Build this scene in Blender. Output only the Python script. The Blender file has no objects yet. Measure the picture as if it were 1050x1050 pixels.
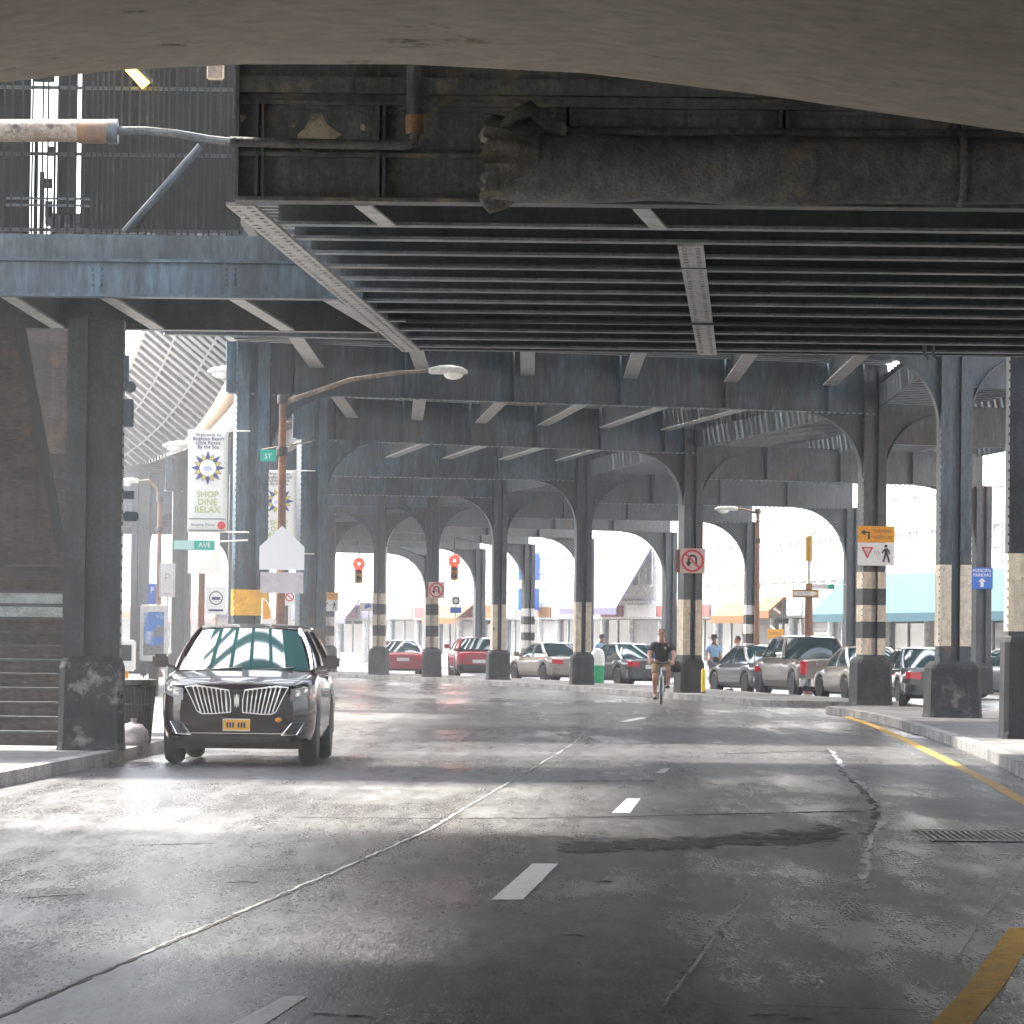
import bpy, bmesh, math, random
import numpy as np
from mathutils import Vector, Matrix
random.seed(7)
S = bpy.context.scene
C = S.collection
R = math.radians
PI = math.pi

# ------------------------------------------------------------------ camera
F, EYE = 4500.0, 1.6
PITCH, ROLL = math.atan(130 / F), 0.011
CAM = Matrix.Translation((0, 0, EYE)) @ Matrix.Rotation(PI / 2 + PITCH, 4, 'X') @ Matrix.Rotation(ROLL, 4, 'Z')
cd = bpy.data.cameras.new('camera')
cam = bpy.data.objects.new('camera', cd)
C.objects.link(cam)
cam.matrix_world = CAM
cd.sensor_width = 36.0
cd.lens = F / 1050 * 36.0
cd.clip_start = 0.5
cd.clip_end = 6000
S.camera = cam


def ray(px, py):
    d = CAM.to_3x3() @ Vector(((px - 525) / F, -(py - 525) / F, -1))
    return d


def P(px, py, Y):
    d = ray(px, py)
    t = Y / d.y
    return Vector((d.x * t, Y, EYE + d.z * t))


def G(px, py, h=0.0):
    d = ray(px, py)
    t = (h - EYE) / d.z
    return Vector((d.x * t, d.y * t, h))


def PX(px, Y):            # x of a column at depth Y
    return P(px, 655, Y).x


# ------------------------------------------------------------------ mesh builder
class MB:
    def __init__(s):
        s.v = []; s.f = []; s.m = []

    def add(s, vs, fs, mi=0):
        o = len(s.v)
        s.v += [tuple(v) for v in vs]
        s.f += [tuple(i + o for i in f) for f in fs]
        s.m += [mi] * len(fs)

    def box(s, x0, x1, y0, y1, z0, z1, mi=0):
        s.add([(x0, y0, z0), (x1, y0, z0), (x1, y1, z0), (x0, y1, z0), (x0, y0, z1), (x1, y0, z1), (x1, y1, z1), (x0, y1, z1)],
              [(3, 2, 1, 0), (4, 5, 6, 7), (0, 1, 5, 4), (1, 2, 6, 5), (2, 3, 7, 6), (3, 0, 4, 7)], mi)

    def cbox(s, x0, x1, y0, y1, z0, z1, c=0.03, mi=0):   # box with chamfered edges
        xs = (x0, x1); ys = (y0, y1); zs = (z0, z1)
        bm = bmesh.new()
        bmesh.ops.create_cube(bm, size=1)
        for v in bm.verts:
            v.co = Vector(((x0 + x1) / 2 + v.co.x * (x1 - x0), (y0 + y1) / 2 + v.co.y * (y1 - y0), (z0 + z1) / 2 + v.co.z * (z1 - z0)))
        bmesh.ops.bevel(bm, geom=bm.edges[:], offset=c, segments=2, affect='EDGES')
        bm.verts.index_update()
        s.add([v.co[:] for v in bm.verts], [[v.index for v in f.verts] for f in bm.faces], mi)
        bm.free()

    def beam(s, p, q, w, h, mi=0, up=(0, 0, 1)):         # bar p..q, w sideways, h along up, centred
        p = Vector(p); q = Vector(q)
        d = (q - p).normalized()
        side = d.cross(Vector(up)).normalized()
        u = side.cross(d).normalized()
        vs = []
        for c in (p, q):
            for a, b in ((-1, -1), (1, -1), (1, 1), (-1, 1)):
                vs.append(c + side * a * w / 2 + u * b * h / 2)
        s.add(vs, [(3, 2, 1, 0), (4, 5, 6, 7), (0, 1, 5, 4), (1, 2, 6, 5), (2, 3, 7, 6), (3, 0, 4, 7)], mi)

    def tube(s, pts, r, n=8, mi=0, cap=True):
        pts = [Vector(p) for p in pts]
        rr = r if isinstance(r, (list, tuple)) else [r] * len(pts)
        rings = []
        prev = None
        for i, p in enumerate(pts):
            a = pts[max(i - 1, 0)]; b = pts[min(i + 1, len(pts) - 1)]
            d = (b - a).normalized()
            ref = prev if prev is not None else (Vector((0, 0, 1)) if abs(d.z) < 0.9 else Vector((1, 0, 0)))
            e1 = (ref - d * ref.dot(d)).normalized()
            prev = e1
            e2 = d.cross(e1)
            rings.append([p + (e1 * math.cos(2 * PI * k / n) + e2 * math.sin(2 * PI * k / n)) * rr[i] for k in range(n)])
        s.loft(rings, mi, cap)

    def loft(s, rings, mi=0, cap=True, closed=True):
        n = len(rings[0])
        vs = [v for r_ in rings for v in r_]
        fs = []
        for i in range(len(rings) - 1):
            for k in range(n if closed else n - 1):
                a = i * n + k; b = i * n + (k + 1) % n
                fs.append((a, b, b + n, a + n))
        if cap and closed:
            fs.append(tuple(range(n - 1, -1, -1)))
            fs.append(tuple((len(rings) - 1) * n + k for k in range(n)))
        s.add(vs, fs, mi)

    def prism(s, poly, o, u, v, n, t, mi=0):             # polygon (a,b) at o + a*u + b*v, from -t/2..t/2 along n
        o = Vector(o); u = Vector(u); v = Vector(v); n = Vector(n)
        k = len(poly)
        vs = [o + u * a + v * b - n * t / 2 for a, b in poly] + [o + u * a + v * b + n * t / 2 for a, b in poly]
        fs = [tuple(range(k - 1, -1, -1)), tuple(range(k, 2 * k))]
        fs += [(i, (i + 1) % k, k + (i + 1) % k, k + i) for i in range(k)]
        s.add(vs, fs, mi)

    def face(s, poly, y, t=0.004, mi=0):                 # polygon (x,z) facing -Y
        s.prism(poly, (0, y, 0), (1, 0, 0), (0, 0, 1), (0, 1, 0), t, mi)

    def ribbon(s, pts, w, y, t=0.004, mi=0, closed=False):   # stroked line in the x-z plane
        pts = [Vector((p[0], p[1])) for p in pts]
        n = len(pts)
        L_, R_ = [], []
        for i in range(n):
            a = pts[(i - 1) % n] if closed else pts[max(i - 1, 0)]
            b = pts[(i + 1) % n] if closed else pts[min(i + 1, n - 1)]
            d = (b - a).normalized(); nn = Vector((-d.y, d.x))
            L_.append(pts[i] + nn * w / 2); R_.append(pts[i] - nn * w / 2)
        for i in range(n if closed else n - 1):
            j = (i + 1) % n
            s.face([L_[i], L_[j], R_[j], R_[i]], y, t, mi)

    def lathe(s, prof, c=(0, 0, 0), n=16, axis='Z', mi=0):  # profile (r, h)
        rings = []
        for r_, h in prof:
            ring = []
            for k in range(n):
                a = 2 * PI * k / n
                if axis == 'Z': q = (c[0] + r_ * math.cos(a), c[1] + r_ * math.sin(a), c[2] + h)
                elif axis == 'X': q = (c[0] + h, c[1] + r_ * math.cos(a), c[2] + r_ * math.sin(a))
                else: q = (c[0] + r_ * math.cos(a), c[1] + h, c[2] + r_ * math.sin(a))
                ring.append(q)
            rings.append(ring)
        s.loft(rings, mi)

    def ball(s, c, r, n=10, mi=0):
        if not isinstance(r, (tuple, list)): r = (r, r, r)
        rings = []
        for i in range(n + 1):
            t = PI * i / n
            rr = max(math.sin(t), 0.02)
            rings.append([(c[0] + r[0] * rr * math.cos(2 * PI * k / n), c[1] + r[1] * rr * math.sin(2 * PI * k / n), c[2] - r[2] * math.cos(t)) for k in range(n)])
        s.loft(rings, mi)

    def grid(s, fn, nu, nv, mi=0):
        vs = [fn(i / nu, j / nv) for j in range(nv + 1) for i in range(nu + 1)]
        fs = [(j * (nu + 1) + i, j * (nu + 1) + i + 1, (j + 1) * (nu + 1) + i + 1, (j + 1) * (nu + 1) + i) for j in range(nv) for i in range(nu)]
        s.add(vs, fs, mi)

    def build(s, name, mats, parent=None, smooth=False, angle=40):
        me = bpy.data.meshes.new(name)
        me.from_pydata(s.v, [], s.f)
        if not isinstance(mats, (list, tuple)): mats = [mats]
        for m_ in mats: me.materials.append(m_)
        for i, p in enumerate(me.polygons): p.material_index = s.m[i]
        bm = bmesh.new(); bm.from_mesh(me)
        bmesh.ops.recalc_face_normals(bm, faces=bm.faces)
        bm.to_mesh(me); bm.free()
        if smooth:
            for p in me.polygons: p.use_smooth = True
            me.set_sharp_from_angle(angle=R(angle))
        me.update()
        o = bpy.data.objects.new(name, me)
        C.objects.link(o)
        if parent is not None: o.parent = parent
        return o


def tag(o, label=None, cat=None, group=None, kind=None):
    if label: o['label'] = label
    if cat: o['category'] = cat
    if group: o['group'] = group
    if kind: o['kind'] = kind
    return o


def root(name, loc, rz=0, label=None, cat=None, group=None):
    o = bpy.data.objects.new(name, None)
    o.empty_display_size = 0.2
    C.objects.link(o)
    o.location = loc
    o.rotation_euler = (0, 0, rz)
    return tag(o, label, cat, group)


def copy_tree(o, parent=None):
    c = o.copy(); C.objects.link(c)
    if parent is not None: c.parent = parent
    for ch in [k for k in bpy.data.objects if k.parent is o and k is not c]:
        copy_tree(ch, c)
    return c


def lettering(parent, text, x, y, z, size, mat, wmax=None, align='CENTER', name='lettering', bold=0.0, rz=0):
    cu = bpy.data.curves.new(name, 'FONT')
    cu.body = text; cu.size = size; cu.align_x = align; cu.align_y = 'CENTER'; cu.extrude = 0.001; cu.offset = bold
    cu.resolution_u = 3
    t = bpy.data.objects.new(name, cu)
    C.objects.link(t)
    bpy.context.view_layer.update()
    dg = bpy.context.evaluated_depsgraph_get()
    me = bpy.data.meshes.new_from_object(t.evaluated_get(dg))
    bpy.data.objects.remove(t)
    if wmax:
        w = max(v.co.x for v in me.vertices) - min(v.co.x for v in me.vertices)
        k = min(1, wmax / max(w, 1e-6))
        for v in me.vertices: v.co.x *= k
    me.materials.clear(); me.materials.append(mat)
    o = bpy.data.objects.new(name, me)
    C.objects.link(o)
    o.parent = parent
    o.matrix_local = Matrix.Translation((x, y, z)) @ Matrix.Rotation(rz, 4, 'Z') @ Matrix.Rotation(PI / 2, 4, 'X')
    return o


# ------------------------------------------------------------------ materials
def mat(name, col, rough=0.6, metal=0.0, col2=None, scale=3.0, lo=0.42, hi=0.62, bump=0.0, bscale=30.0, stretch=(1, 1, 1), rust=None, rust_scale=1.5,
        rust_lo=0.62, rust_hi=0.72, spec=0.5, rough2=None, emit=None, estr=0.0, coat=0.0, fine=0.25, streak=0.0):
    m = bpy.data.materials.new(name); m.use_nodes = True
    nt = m.node_tree; N = nt.nodes; Lk = nt.links
    b = N['Principled BSDF']
    b.inputs['Base Color'].default_value = (*col, 1)
    b.inputs['Roughness'].default_value = rough
    b.inputs['Metallic'].default_value = metal
    b.inputs['Specular IOR Level'].default_value = spec
    b.inputs['Coat Weight'].default_value = coat
    b.inputs['Coat Roughness'].default_value = 0.04
    if emit:
        b.inputs['Emission Color'].default_value = (*emit, 1)
        b.inputs['Emission Strength'].default_value = estr
    tc = N.new('ShaderNodeTexCoord'); mp = N.new('ShaderNodeMapping')
    mp.inputs['Scale'].default_value = stretch
    oi = N.new('ShaderNodeObjectInfo'); mr = N.new('ShaderNodeMath'); mr.operation = 'MULTIPLY'; mr.inputs[1].default_value = 37.0
    Lk.new(oi.outputs['Random'], mr.inputs[0])
    va = N.new('ShaderNodeVectorMath'); va.operation = 'ADD'
    Lk.new(tc.outputs['Object'], va.inputs[0]); Lk.new(mr.outputs[0], va.inputs[1])
    Lk.new(va.outputs[0], mp.inputs['Vector'])
    if col2:
        nz = N.new('ShaderNodeTexNoise'); nz.inputs['Scale'].default_value = scale; nz.inputs['Detail'].default_value = 8; nz.inputs['Roughness'].default_value = 0.65
        Lk.new(mp.outputs[0], nz.inputs['Vector'])
        rp = N.new('ShaderNodeMapRange'); rp.inputs['From Min'].default_value = lo; rp.inputs['From Max'].default_value = hi
        Lk.new(nz.outputs['Fac'], rp.inputs['Value'])
        mx = N.new('ShaderNodeMix'); mx.data_type = 'RGBA'
        mx.inputs['A'].default_value = (*col, 1); mx.inputs['B'].default_value = (*col2, 1)
        Lk.new(rp.outputs[0], mx.inputs['Factor'])
        out = mx.outputs['Result']
        if fine:
            n3 = N.new('ShaderNodeTexNoise'); n3.inputs['Scale'].default_value = scale * 14; n3.inputs['Detail'].default_value = 4
            Lk.new(mp.outputs[0], n3.inputs['Vector'])
            r3 = N.new('ShaderNodeMapRange'); r3.inputs['To Min'].default_value = 1 - fine * 1.6; r3.inputs['To Max'].default_value = 1 + fine * 1.6
            r3.inputs['From Min'].default_value = 0.25; r3.inputs['From Max'].default_value = 0.75
            Lk.new(n3.outputs['Fac'], r3.inputs['Value'])
            mm = N.new('ShaderNodeMix'); mm.data_type = 'RGBA'; mm.blend_type = 'MULTIPLY'; mm.inputs['Factor'].default_value = 1
            Lk.new(out, mm.inputs['A']); Lk.new(r3.outputs[0], mm.inputs['B'])
            out = mm.outputs['Result']
        if streak:
            ms = N.new('ShaderNodeMapping'); ms.inputs['Scale'].default_value = (5, 5, 0.35)
            Lk.new(va.outputs[0], ms.inputs['Vector'])
            n4 = N.new('ShaderNodeTexNoise'); n4.inputs['Scale'].default_value = 2.0; n4.inputs['Detail'].default_value = 9; n4.inputs['Roughness'].default_value = 0.75
            Lk.new(ms.outputs[0], n4.inputs['Vector'])
            r4 = N.new('ShaderNodeMapRange'); r4.inputs['From Min'].default_value = 0.33; r4.inputs['From Max'].default_value = 0.67
            r4.inputs['To Min'].default_value = 1 - streak; r4.inputs['To Max'].default_value = 1 + streak
            Lk.new(n4.outputs['Fac'], r4.inputs['Value'])
            m4 = N.new('ShaderNodeMix'); m4.data_type = 'RGBA'; m4.blend_type = 'MULTIPLY'; m4.inputs['Factor'].default_value = 1
            Lk.new(out, m4.inputs['A']); Lk.new(r4.outputs[0], m4.inputs['B'])
            out = m4.outputs['Result']
        if rust:
            n2 = N.new('ShaderNodeTexNoise'); n2.inputs['Scale'].default_value = rust_scale; n2.inputs['Detail'].default_value = 10; n2.inputs['Roughness'].default_value = 0.7
            Lk.new(va.outputs[0], n2.inputs['Vector'])
            r2 = N.new('ShaderNodeMapRange'); r2.inputs['From Min'].default_value = rust_lo; r2.inputs['From Max'].default_value = rust_hi
            Lk.new(n2.outputs['Fac'], r2.inputs['Value'])
            m2 = N.new('ShaderNodeMix'); m2.data_type = 'RGBA'; m2.inputs['B'].default_value = (*rust, 1)
            Lk.new(out, m2.inputs['A']); Lk.new(r2.outputs[0], m2.inputs['Factor'])
            out = m2.outputs['Result']
        Lk.new(out, b.inputs['Base Color'])
        if rough2 is not None:
            rr = N.new('ShaderNodeMapRange'); rr.inputs['From Min'].default_value = lo; rr.inputs['From Max'].default_value = hi
            rr.inputs['To Min'].default_value = rough; rr.inputs['To Max'].default_value = rough2
            Lk.new(nz.outputs['Fac'], rr.inputs['Value']); Lk.new(rr.outputs[0], b.inputs['Roughness'])
    if bump:
        nb = N.new('ShaderNodeTexNoise'); nb.inputs['Scale'].default_value = bscale; nb.inputs['Detail'].default_value = 6
        Lk.new(mp.outputs[0], nb.inputs['Vector'])
        bp = N.new('ShaderNodeBump'); bp.inputs['Strength'].default_value = bump; bp.inputs['Distance'].default_value = 0.02
        Lk.new(nb.outputs['Fac'], bp.inputs['Height']); Lk.new(bp.outputs[0], b.inputs['Normal'])
    return m


M = {}
M['steel'] = mat('painted_steel', (0.054, 0.068, 0.078), 0.42, col2=(0.027, 0.032, 0.036), scale=1.3, bump=0.2, bscale=22, rust=(0.105, 0.06, 0.034), rust_lo=0.57, rust_hi=0.69, stretch=(1, 1, 0.35), streak=0.5)
M['steel_blue'] = mat('blue_painted_steel', (0.066, 0.104, 0.132), 0.42, col2=(0.028, 0.036, 0.042), scale=0.9, bump=0.2, bscale=20, rust=(0.09, 0.065, 0.045), rust_lo=0.56, rust_hi=0.70, rust_scale=1.0, stretch=(1, 1, 0.3), streak=0.5)
M['steel_dark'] = mat('sooty_steel', (0.031, 0.037, 0.040), 0.4, col2=(0.016, 0.018, 0.019), scale=1.6, bump=0.2, bscale=25, streak=0.4)
M['steel_moss'] = mat('grimy_girder_steel', (0.070, 0.080, 0.084), 0.55, col2=(0.032, 0.034, 0.030), scale=1.4, bump=0.5, bscale=18, rust=(0.20, 0.165, 0.095), rust_lo=0.54, rust_hi=0.68, rust_scale=1.9, streak=0.5)
M['flange_dim'] = mat('dim_sheen_flange', (0.15, 0.165, 0.172), 0.4, col2=(0.06, 0.066, 0.07), scale=2.2, lo=0.4, hi=0.66, bump=0.1, rust=(0.09, 0.06, 0.04), rust_lo=0.6, rust_hi=0.7, rust_scale=2)  # weaker underside sheen put into the colour of the stringer flanges
M['picket'] = mat('dark_bar_steel', (0.018, 0.017, 0.015), 0.6, col2=(0.05, 0.045, 0.035), scale=3, lo=0.5, hi=0.7, spec=0.1)
M['wall_dark'] = mat('shade_dark_wall_sheet', (0.009, 0.009, 0.008), 0.7, col2=(0.004, 0.004, 0.004), scale=1.5, bump=0.2, rust=(0.022, 0.018, 0.012), rust_lo=0.55, rust_hi=0.7, spec=0.08)  # near-black stands in for shade, as the sky above stays open
M['flange'] = mat('sheen_pale_flange_paint', (0.36, 0.36, 0.35), 0.4, col2=(0.20, 0.20, 0.195), scale=5, bump=0.1, rust=(0.16, 0.10, 0.06), rust_lo=0.64, rust_hi=0.72, rust_scale=4)  # pale tone: bounced light and sheen on undersides put into the colour
M['concrete'] = mat('stained_concrete', (0.45, 0.405, 0.33), 0.8, col2=(0.38, 0.33, 0.255), scale=0.45, lo=0.35, hi=0.68, bump=0.08, bscale=40, rust=(0.07, 0.055, 0.038), rust_lo=0.61, rust_hi=0.68, rust_scale=1.1, fine=0.12)
M['pedestal_broken'] = mat('broken_concrete_base', (0.030, 0.029, 0.028), 0.8, col2=(0.016, 0.016, 0.016), scale=2.5, bump=1.0, bscale=9, rust=(0.20, 0.18, 0.165), rust_lo=0.52, rust_hi=0.60, rust_scale=1.8, streak=0.4)
M['pedestal'] = mat('dark_concrete_base', (0.034, 0.033, 0.033), 0.75, col2=(0.018, 0.018, 0.018), scale=2.5, bump=0.6, bscale=12, rust=(0.16, 0.14, 0.125), rust_lo=0.60, rust_hi=0.70, rust_scale=2.2, streak=0.4)
M['cream'] = mat('cream_band_paint', (0.62, 0.53, 0.40), 0.5, col2=(0.46, 0.39, 0.29), scale=5, rust=(0.16, 0.09, 0.05), rust_lo=0.60, rust_hi=0.70, rust_scale=4, streak=0.2)
M['white_band'] = mat('white_band_paint', (0.72, 0.70, 0.66), 0.5, col2=(0.6, 0.57, 0.52), scale=5)
M['black_band'] = mat('black_band_paint', (0.03, 0.03, 0.03), 0.5, col2=(0.045, 0.045, 0.04), scale=5)
M['yellow_band'] = mat('yellow_band_paint', (0.75, 0.40, 0.02), 0.5, col2=(0.62, 0.30, 0.02), scale=5, rust=(0.2, 0.12, 0.04), rust_lo=0.68, rust_hi=0.74, rust_scale=6)
M['kerb'] = mat('kerb_concrete', (0.28, 0.27, 0.255), 0.8, col2=(0.13, 0.127, 0.12), scale=1.5, bump=0.3, bscale=18)
M['pave'] = mat('pavement_concrete', (0.15, 0.147, 0.142), 0.8, col2=(0.085, 0.083, 0.08), scale=0.8, bump=0.2, bscale=20)
M['ground'] = mat('dusty_ground', (0.2, 0.19, 0.175), 0.9, col2=(0.14, 0.135, 0.125), scale=0.3)
M['white_paint'] = mat('worn_white_road_paint', (0.62, 0.62, 0.61), 0.35, col2=(0.42, 0.42, 0.42), scale=14, lo=0.5, hi=0.68, fine=0.15)
M['yellow_paint'] = mat('yellow_road_paint', (0.62, 0.36, 0.03), 0.5, col2=(0.42, 0.25, 0.04), scale=7, rust=(0.10, 0.09, 0.06), rust_lo=0.62, rust_hi=0.7, rust_scale=9)
M['tar'] = mat('black_tar', (0.012, 0.012, 0.013), 0.55, col2=(0.03, 0.03, 0.03), scale=20, bump=0.5, bscale=40)
M['pale_crack'] = mat('pale_worn_seam', (0.34, 0.335, 0.32), 0.6, col2=(0.16, 0.16, 0.155), scale=9, lo=0.5, hi=0.66)
M['iron'] = mat('cast_iron', (0.035, 0.034, 0.033), 0.45, col2=(0.06, 0.05, 0.045), scale=8, bump=0.2)
M['rust_pole'] = mat('rusty_pole_steel', (0.26, 0.12, 0.06), 0.65, col2=(0.15, 0.085, 0.06), scale=4, bump=0.3, bscale=30, stretch=(1, 1, 0.4), rust=(0.30, 0.26, 0.22), rust_lo=0.62, rust_hi=0.7, rust_scale=5)
M['rust_orange'] = mat('orange_rust', (0.17, 0.085, 0.035), 0.7, col2=(0.10, 0.065, 0.04), scale=6, bump=0.3)
M['pipe'] = mat('mossy_pipe_wrap', (0.072, 0.075, 0.07), 0.7, col2=(0.034, 0.038, 0.040), scale=2.6, bump=0.8, bscale=26, rust=(0.13, 0.10, 0.06), rust_lo=0.56, rust_hi=0.70, rust_scale=3.4, streak=0.5)
M['pale_pipe'] = mat('pale_peeling_pipe', (0.25, 0.205, 0.16), 0.65, col2=(0.15, 0.10, 0.065), scale=4, bump=0.4, rust=(0.04, 0.03, 0.025), rust_lo=0.54, rust_hi=0.64, rust_scale=5, streak=0.3)
M['alu'] = mat('lamp_aluminium', (0.72, 0.71, 0.68), 0.4, col2=(0.6, 0.58, 0.55), scale=6)
M['lens'] = mat('lamp_lens', (0.85, 0.83, 0.78), 0.15, spec=0.6)
M['tan'] = mat('tan_fascia', (0.62, 0.47, 0.33), 0.6, col2=(0.5, 0.38, 0.27), scale=2)
M['canopy'] = mat('grey_canopy_sheet', (0.03, 0.032, 0.035), 1.0, col2=(0.02, 0.022, 0.025), scale=1.2, spec=0.0)
M['canopy_rib'] = mat('pale_canopy_rib', (0.20, 0.21, 0.22), 0.7, col2=(0.14, 0.15, 0.16), scale=3, spec=0.15)
M['brown'] = mat('brown_stair_cladding', (0.062, 0.047, 0.037), 0.7, col2=(0.032, 0.025, 0.021), scale=2.2, bump=0.5, bscale=14, stretch=(0.3, 1, 1), streak=0.3, rust=(0.12, 0.065, 0.035), rust_lo=0.60, rust_hi=0.70, rust_scale=1.2)
M['tread'] = mat('worn_stair_tread', (0.06, 0.062, 0.06), 0.6, col2=(0.035, 0.035, 0.034), scale=4)
M['tread_pale'] = mat('pale_stair_tread', (0.40, 0.43, 0.42), 0.55, col2=(0.26, 0.28, 0.27), scale=4)
M['black'] = mat('black_plastic', (0.015, 0.015, 0.016), 0.5)
M['rubber'] = mat('tyre_rubber', (0.02, 0.02, 0.02), 0.75, col2=(0.03, 0.029, 0.028), scale=12)
M['chrome'] = mat('chrome', (0.85, 0.85, 0.86), 0.12, metal=1.0)
M['rim'] = mat('alloy_rim', (0.55, 0.55, 0.56), 0.28, metal=1.0)
M['glass'] = mat('tinted_car_glass', (0.008, 0.035, 0.040), 0.03, spec=0.9, coat=1.0)
M['headlamp'] = mat('headlamp_glass', (0.16, 0.15, 0.15), 0.12, col2=(0.32, 0.31, 0.31), scale=9, spec=0.6, coat=0.4)
M['tail'] = mat('tail_lamp_red', (0.65, 0.02, 0.03), 0.2, spec=0.6, coat=0.5)
M['plate_y'] = mat('yellow_number_plate', (0.72, 0.36, 0.03), 0.45)
M['plate_w'] = mat('white_number_plate', (0.75, 0.75, 0.75), 0.45)
M['ink'] = mat('navy_sign_ink', (0.02, 0.025, 0.08), 0.5)
M['black_ink'] = mat('black_sign_ink', (0.02, 0.02, 0.02), 0.5)
M['car_maroon'] = mat('black_maroon_car_paint', (0.014, 0.005, 0.006), 0.25, spec=0.3, coat=0.75)
M['car_black'] = mat('black_car_paint', (0.018, 0.018, 0.02), 0.25, coat=1.0)
M['car_brown'] = mat('grey_brown_truck_paint', (0.14, 0.12, 0.105), 0.3, metal=0.3, coat=0.9)
M['car_red'] = mat('red_car_paint', (0.38, 0.02, 0.035), 0.28, coat=1.0)
M['car_silver'] = mat('silver_car_paint', (0.58, 0.60, 0.63), 0.28, metal=0.4, coat=0.8)
M['car_grey'] = mat('charcoal_car_paint', (0.05, 0.05, 0.055), 0.28, coat=1.0)
M['car_tan'] = mat('champagne_car_paint', (0.33, 0.29, 0.25), 0.3, metal=0.3, coat=0.9)
M['car_white'] = mat('white_van_paint', (0.75, 0.75, 0.75), 0.35, coat=0.5)
M['sign_white'] = mat('white_sign_sheet', (0.85, 0.84, 0.81), 0.45, col2=(0.78, 0.76, 0.73), scale=1.5, fine=0.05)
M['sign_grey'] = mat('bare_sign_back', (0.55, 0.52, 0.53), 0.4, col2=(0.47, 0.44, 0.45), scale=4)
M['sign_pale'] = mat('pale_sign_back', (0.78, 0.78, 0.78), 0.4)
M['sign_orange'] = mat('orange_yellow_sign', (0.82, 0.36, 0.01), 0.45, col2=(0.75, 0.32, 0.01), scale=4)
M['sign_red'] = mat('red_sign_ink', (0.62, 0.03, 0.035), 0.45)
M['sign_pink'] = mat('pinkish_sign_sheet', (0.72, 0.52, 0.47), 0.45, col2=(0.62, 0.46, 0.42), scale=5)
M['sign_green'] = mat('green_street_sign', (0.01, 0.42, 0.31), 0.4)
M['sign_blue'] = mat('blue_sign_sheet', (0.03, 0.14, 0.55), 0.4)
M['banner'] = mat('banner_cloth', (0.86, 0.85, 0.79), 0.7, col2=(0.80, 0.79, 0.72), scale=1.5, fine=0.04)
M['banner_navy'] = mat('banner_navy', (0.06, 0.06, 0.22), 0.7)
M['banner_yellow'] = mat('banner_yellow', (0.72, 0.62, 0.06), 0.7)
M['banner_olive'] = mat('banner_olive', (0.50, 0.52, 0.22), 0.7)
M['banner_lilac'] = mat('banner_lilac', (0.55, 0.53, 0.70), 0.7)
M['signal_yellow'] = mat('yellow_signal_housing', (0.60, 0.33, 0.03), 0.5, col2=(0.5, 0.26, 0.03), scale=6)
M['signal_red'] = mat('lit_red_signal', (0.6, 0.01, 0.01), 0.3, emit=(1.0, 0.006, 0.004), estr=4.0)
M['signal_core'] = mat('signal_glare_core', (0.9, 0.5, 0.5), 0.3, emit=(1.0, 0.25, 0.25), estr=5.0)
M['station_lamp'] = mat('lit_yellow_lamp', (0.9, 0.7, 0.05), 0.3, emit=(1.0, 0.72, 0.05), estr=3.0)
M['skin'] = mat('skin', (0.50, 0.27, 0.19), 0.55, col2=(0.44, 0.22, 0.15), scale=6)
M['tee'] = mat('dark_tee_cloth', (0.025, 0.028, 0.034), 0.85, col2=(0.04, 0.042, 0.048), scale=8)
M['khaki'] = mat('khaki_cloth', (0.30, 0.21, 0.10), 0.85, col2=(0.22, 0.16, 0.08), scale=8)
M['shoe'] = mat('dark_shoe', (0.025, 0.024, 0.026), 0.6)
M['hair'] = mat('dark_hair', (0.03, 0.022, 0.016), 0.7)
M['blue_cloth'] = mat('light_blue_cloth', (0.25, 0.42, 0.62), 0.85)
M['coral'] = mat('coral_cloth', (0.70, 0.28, 0.22), 0.85)
M['denim'] = mat('denim_cloth', (0.07, 0.10, 0.17), 0.85)
M['white_cloth'] = mat('white_cloth', (0.7, 0.7, 0.7), 0.85)
M['bag'] = mat('pale_bin_liner', (0.42, 0.38, 0.39), 0.4, col2=(0.3, 0.27, 0.28), scale=8)
M['green_bin'] = mat('green_plastic', (0.01, 0.42, 0.17), 0.4)
M['wall_white'] = mat('white_render', (0.74, 0.73, 0.71), 0.8, col2=(0.66, 0.645, 0.62), scale=0.5)
M['wall_cream'] = mat('cream_render', (0.66, 0.60, 0.52), 0.8, col2=(0.58, 0.52, 0.45), scale=0.5)
M['wall_grey'] = mat('grey_render', (0.42, 0.42, 0.43), 0.8, col2=(0.36, 0.36, 0.37), scale=0.5)
M['wall_brick'] = mat('pale_brick', (0.45, 0.33, 0.28), 0.85, col2=(0.36, 0.26, 0.22), scale=6)
M['fascia_grey'] = mat('grey_fascia', (0.22, 0.225, 0.23), 0.6, col2=(0.18, 0.18, 0.185), scale=1)
M['shop_glass'] = mat('shop_glass', (0.035, 0.045, 0.05), 0.06, spec=0.7)
M['washed_pane'] = mat('washed_out_pane', (0.5, 0.5, 0.5), 0.3, spec=0.6)  # pale panes: the wash of glare is put into the colour
M['shutter'] = mat('roller_shutter', (0.33, 0.31, 0.30), 0.55, col2=(0.27, 0.25, 0.245), scale=2)
M['awning_blue'] = mat('sky_blue_awning', (0.022, 0.068, 0.09), 0.8, spec=0.2)
M['awning_lav'] = mat('lavender_awning', (0.10, 0.095, 0.15), 0.8, spec=0.2)
M['awning_orange'] = mat('orange_awning', (0.16, 0.075, 0.025), 0.8, spec=0.2)
M['awning_red'] = mat('red_awning', (0.20, 0.04, 0.04), 0.75)
M['poster'] = mat('blue_poster', (0.08, 0.22, 0.55), 0.3, col2=(0.55, 0.6, 0.65), scale=3.0, lo=0.5, hi=0.6)


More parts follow.
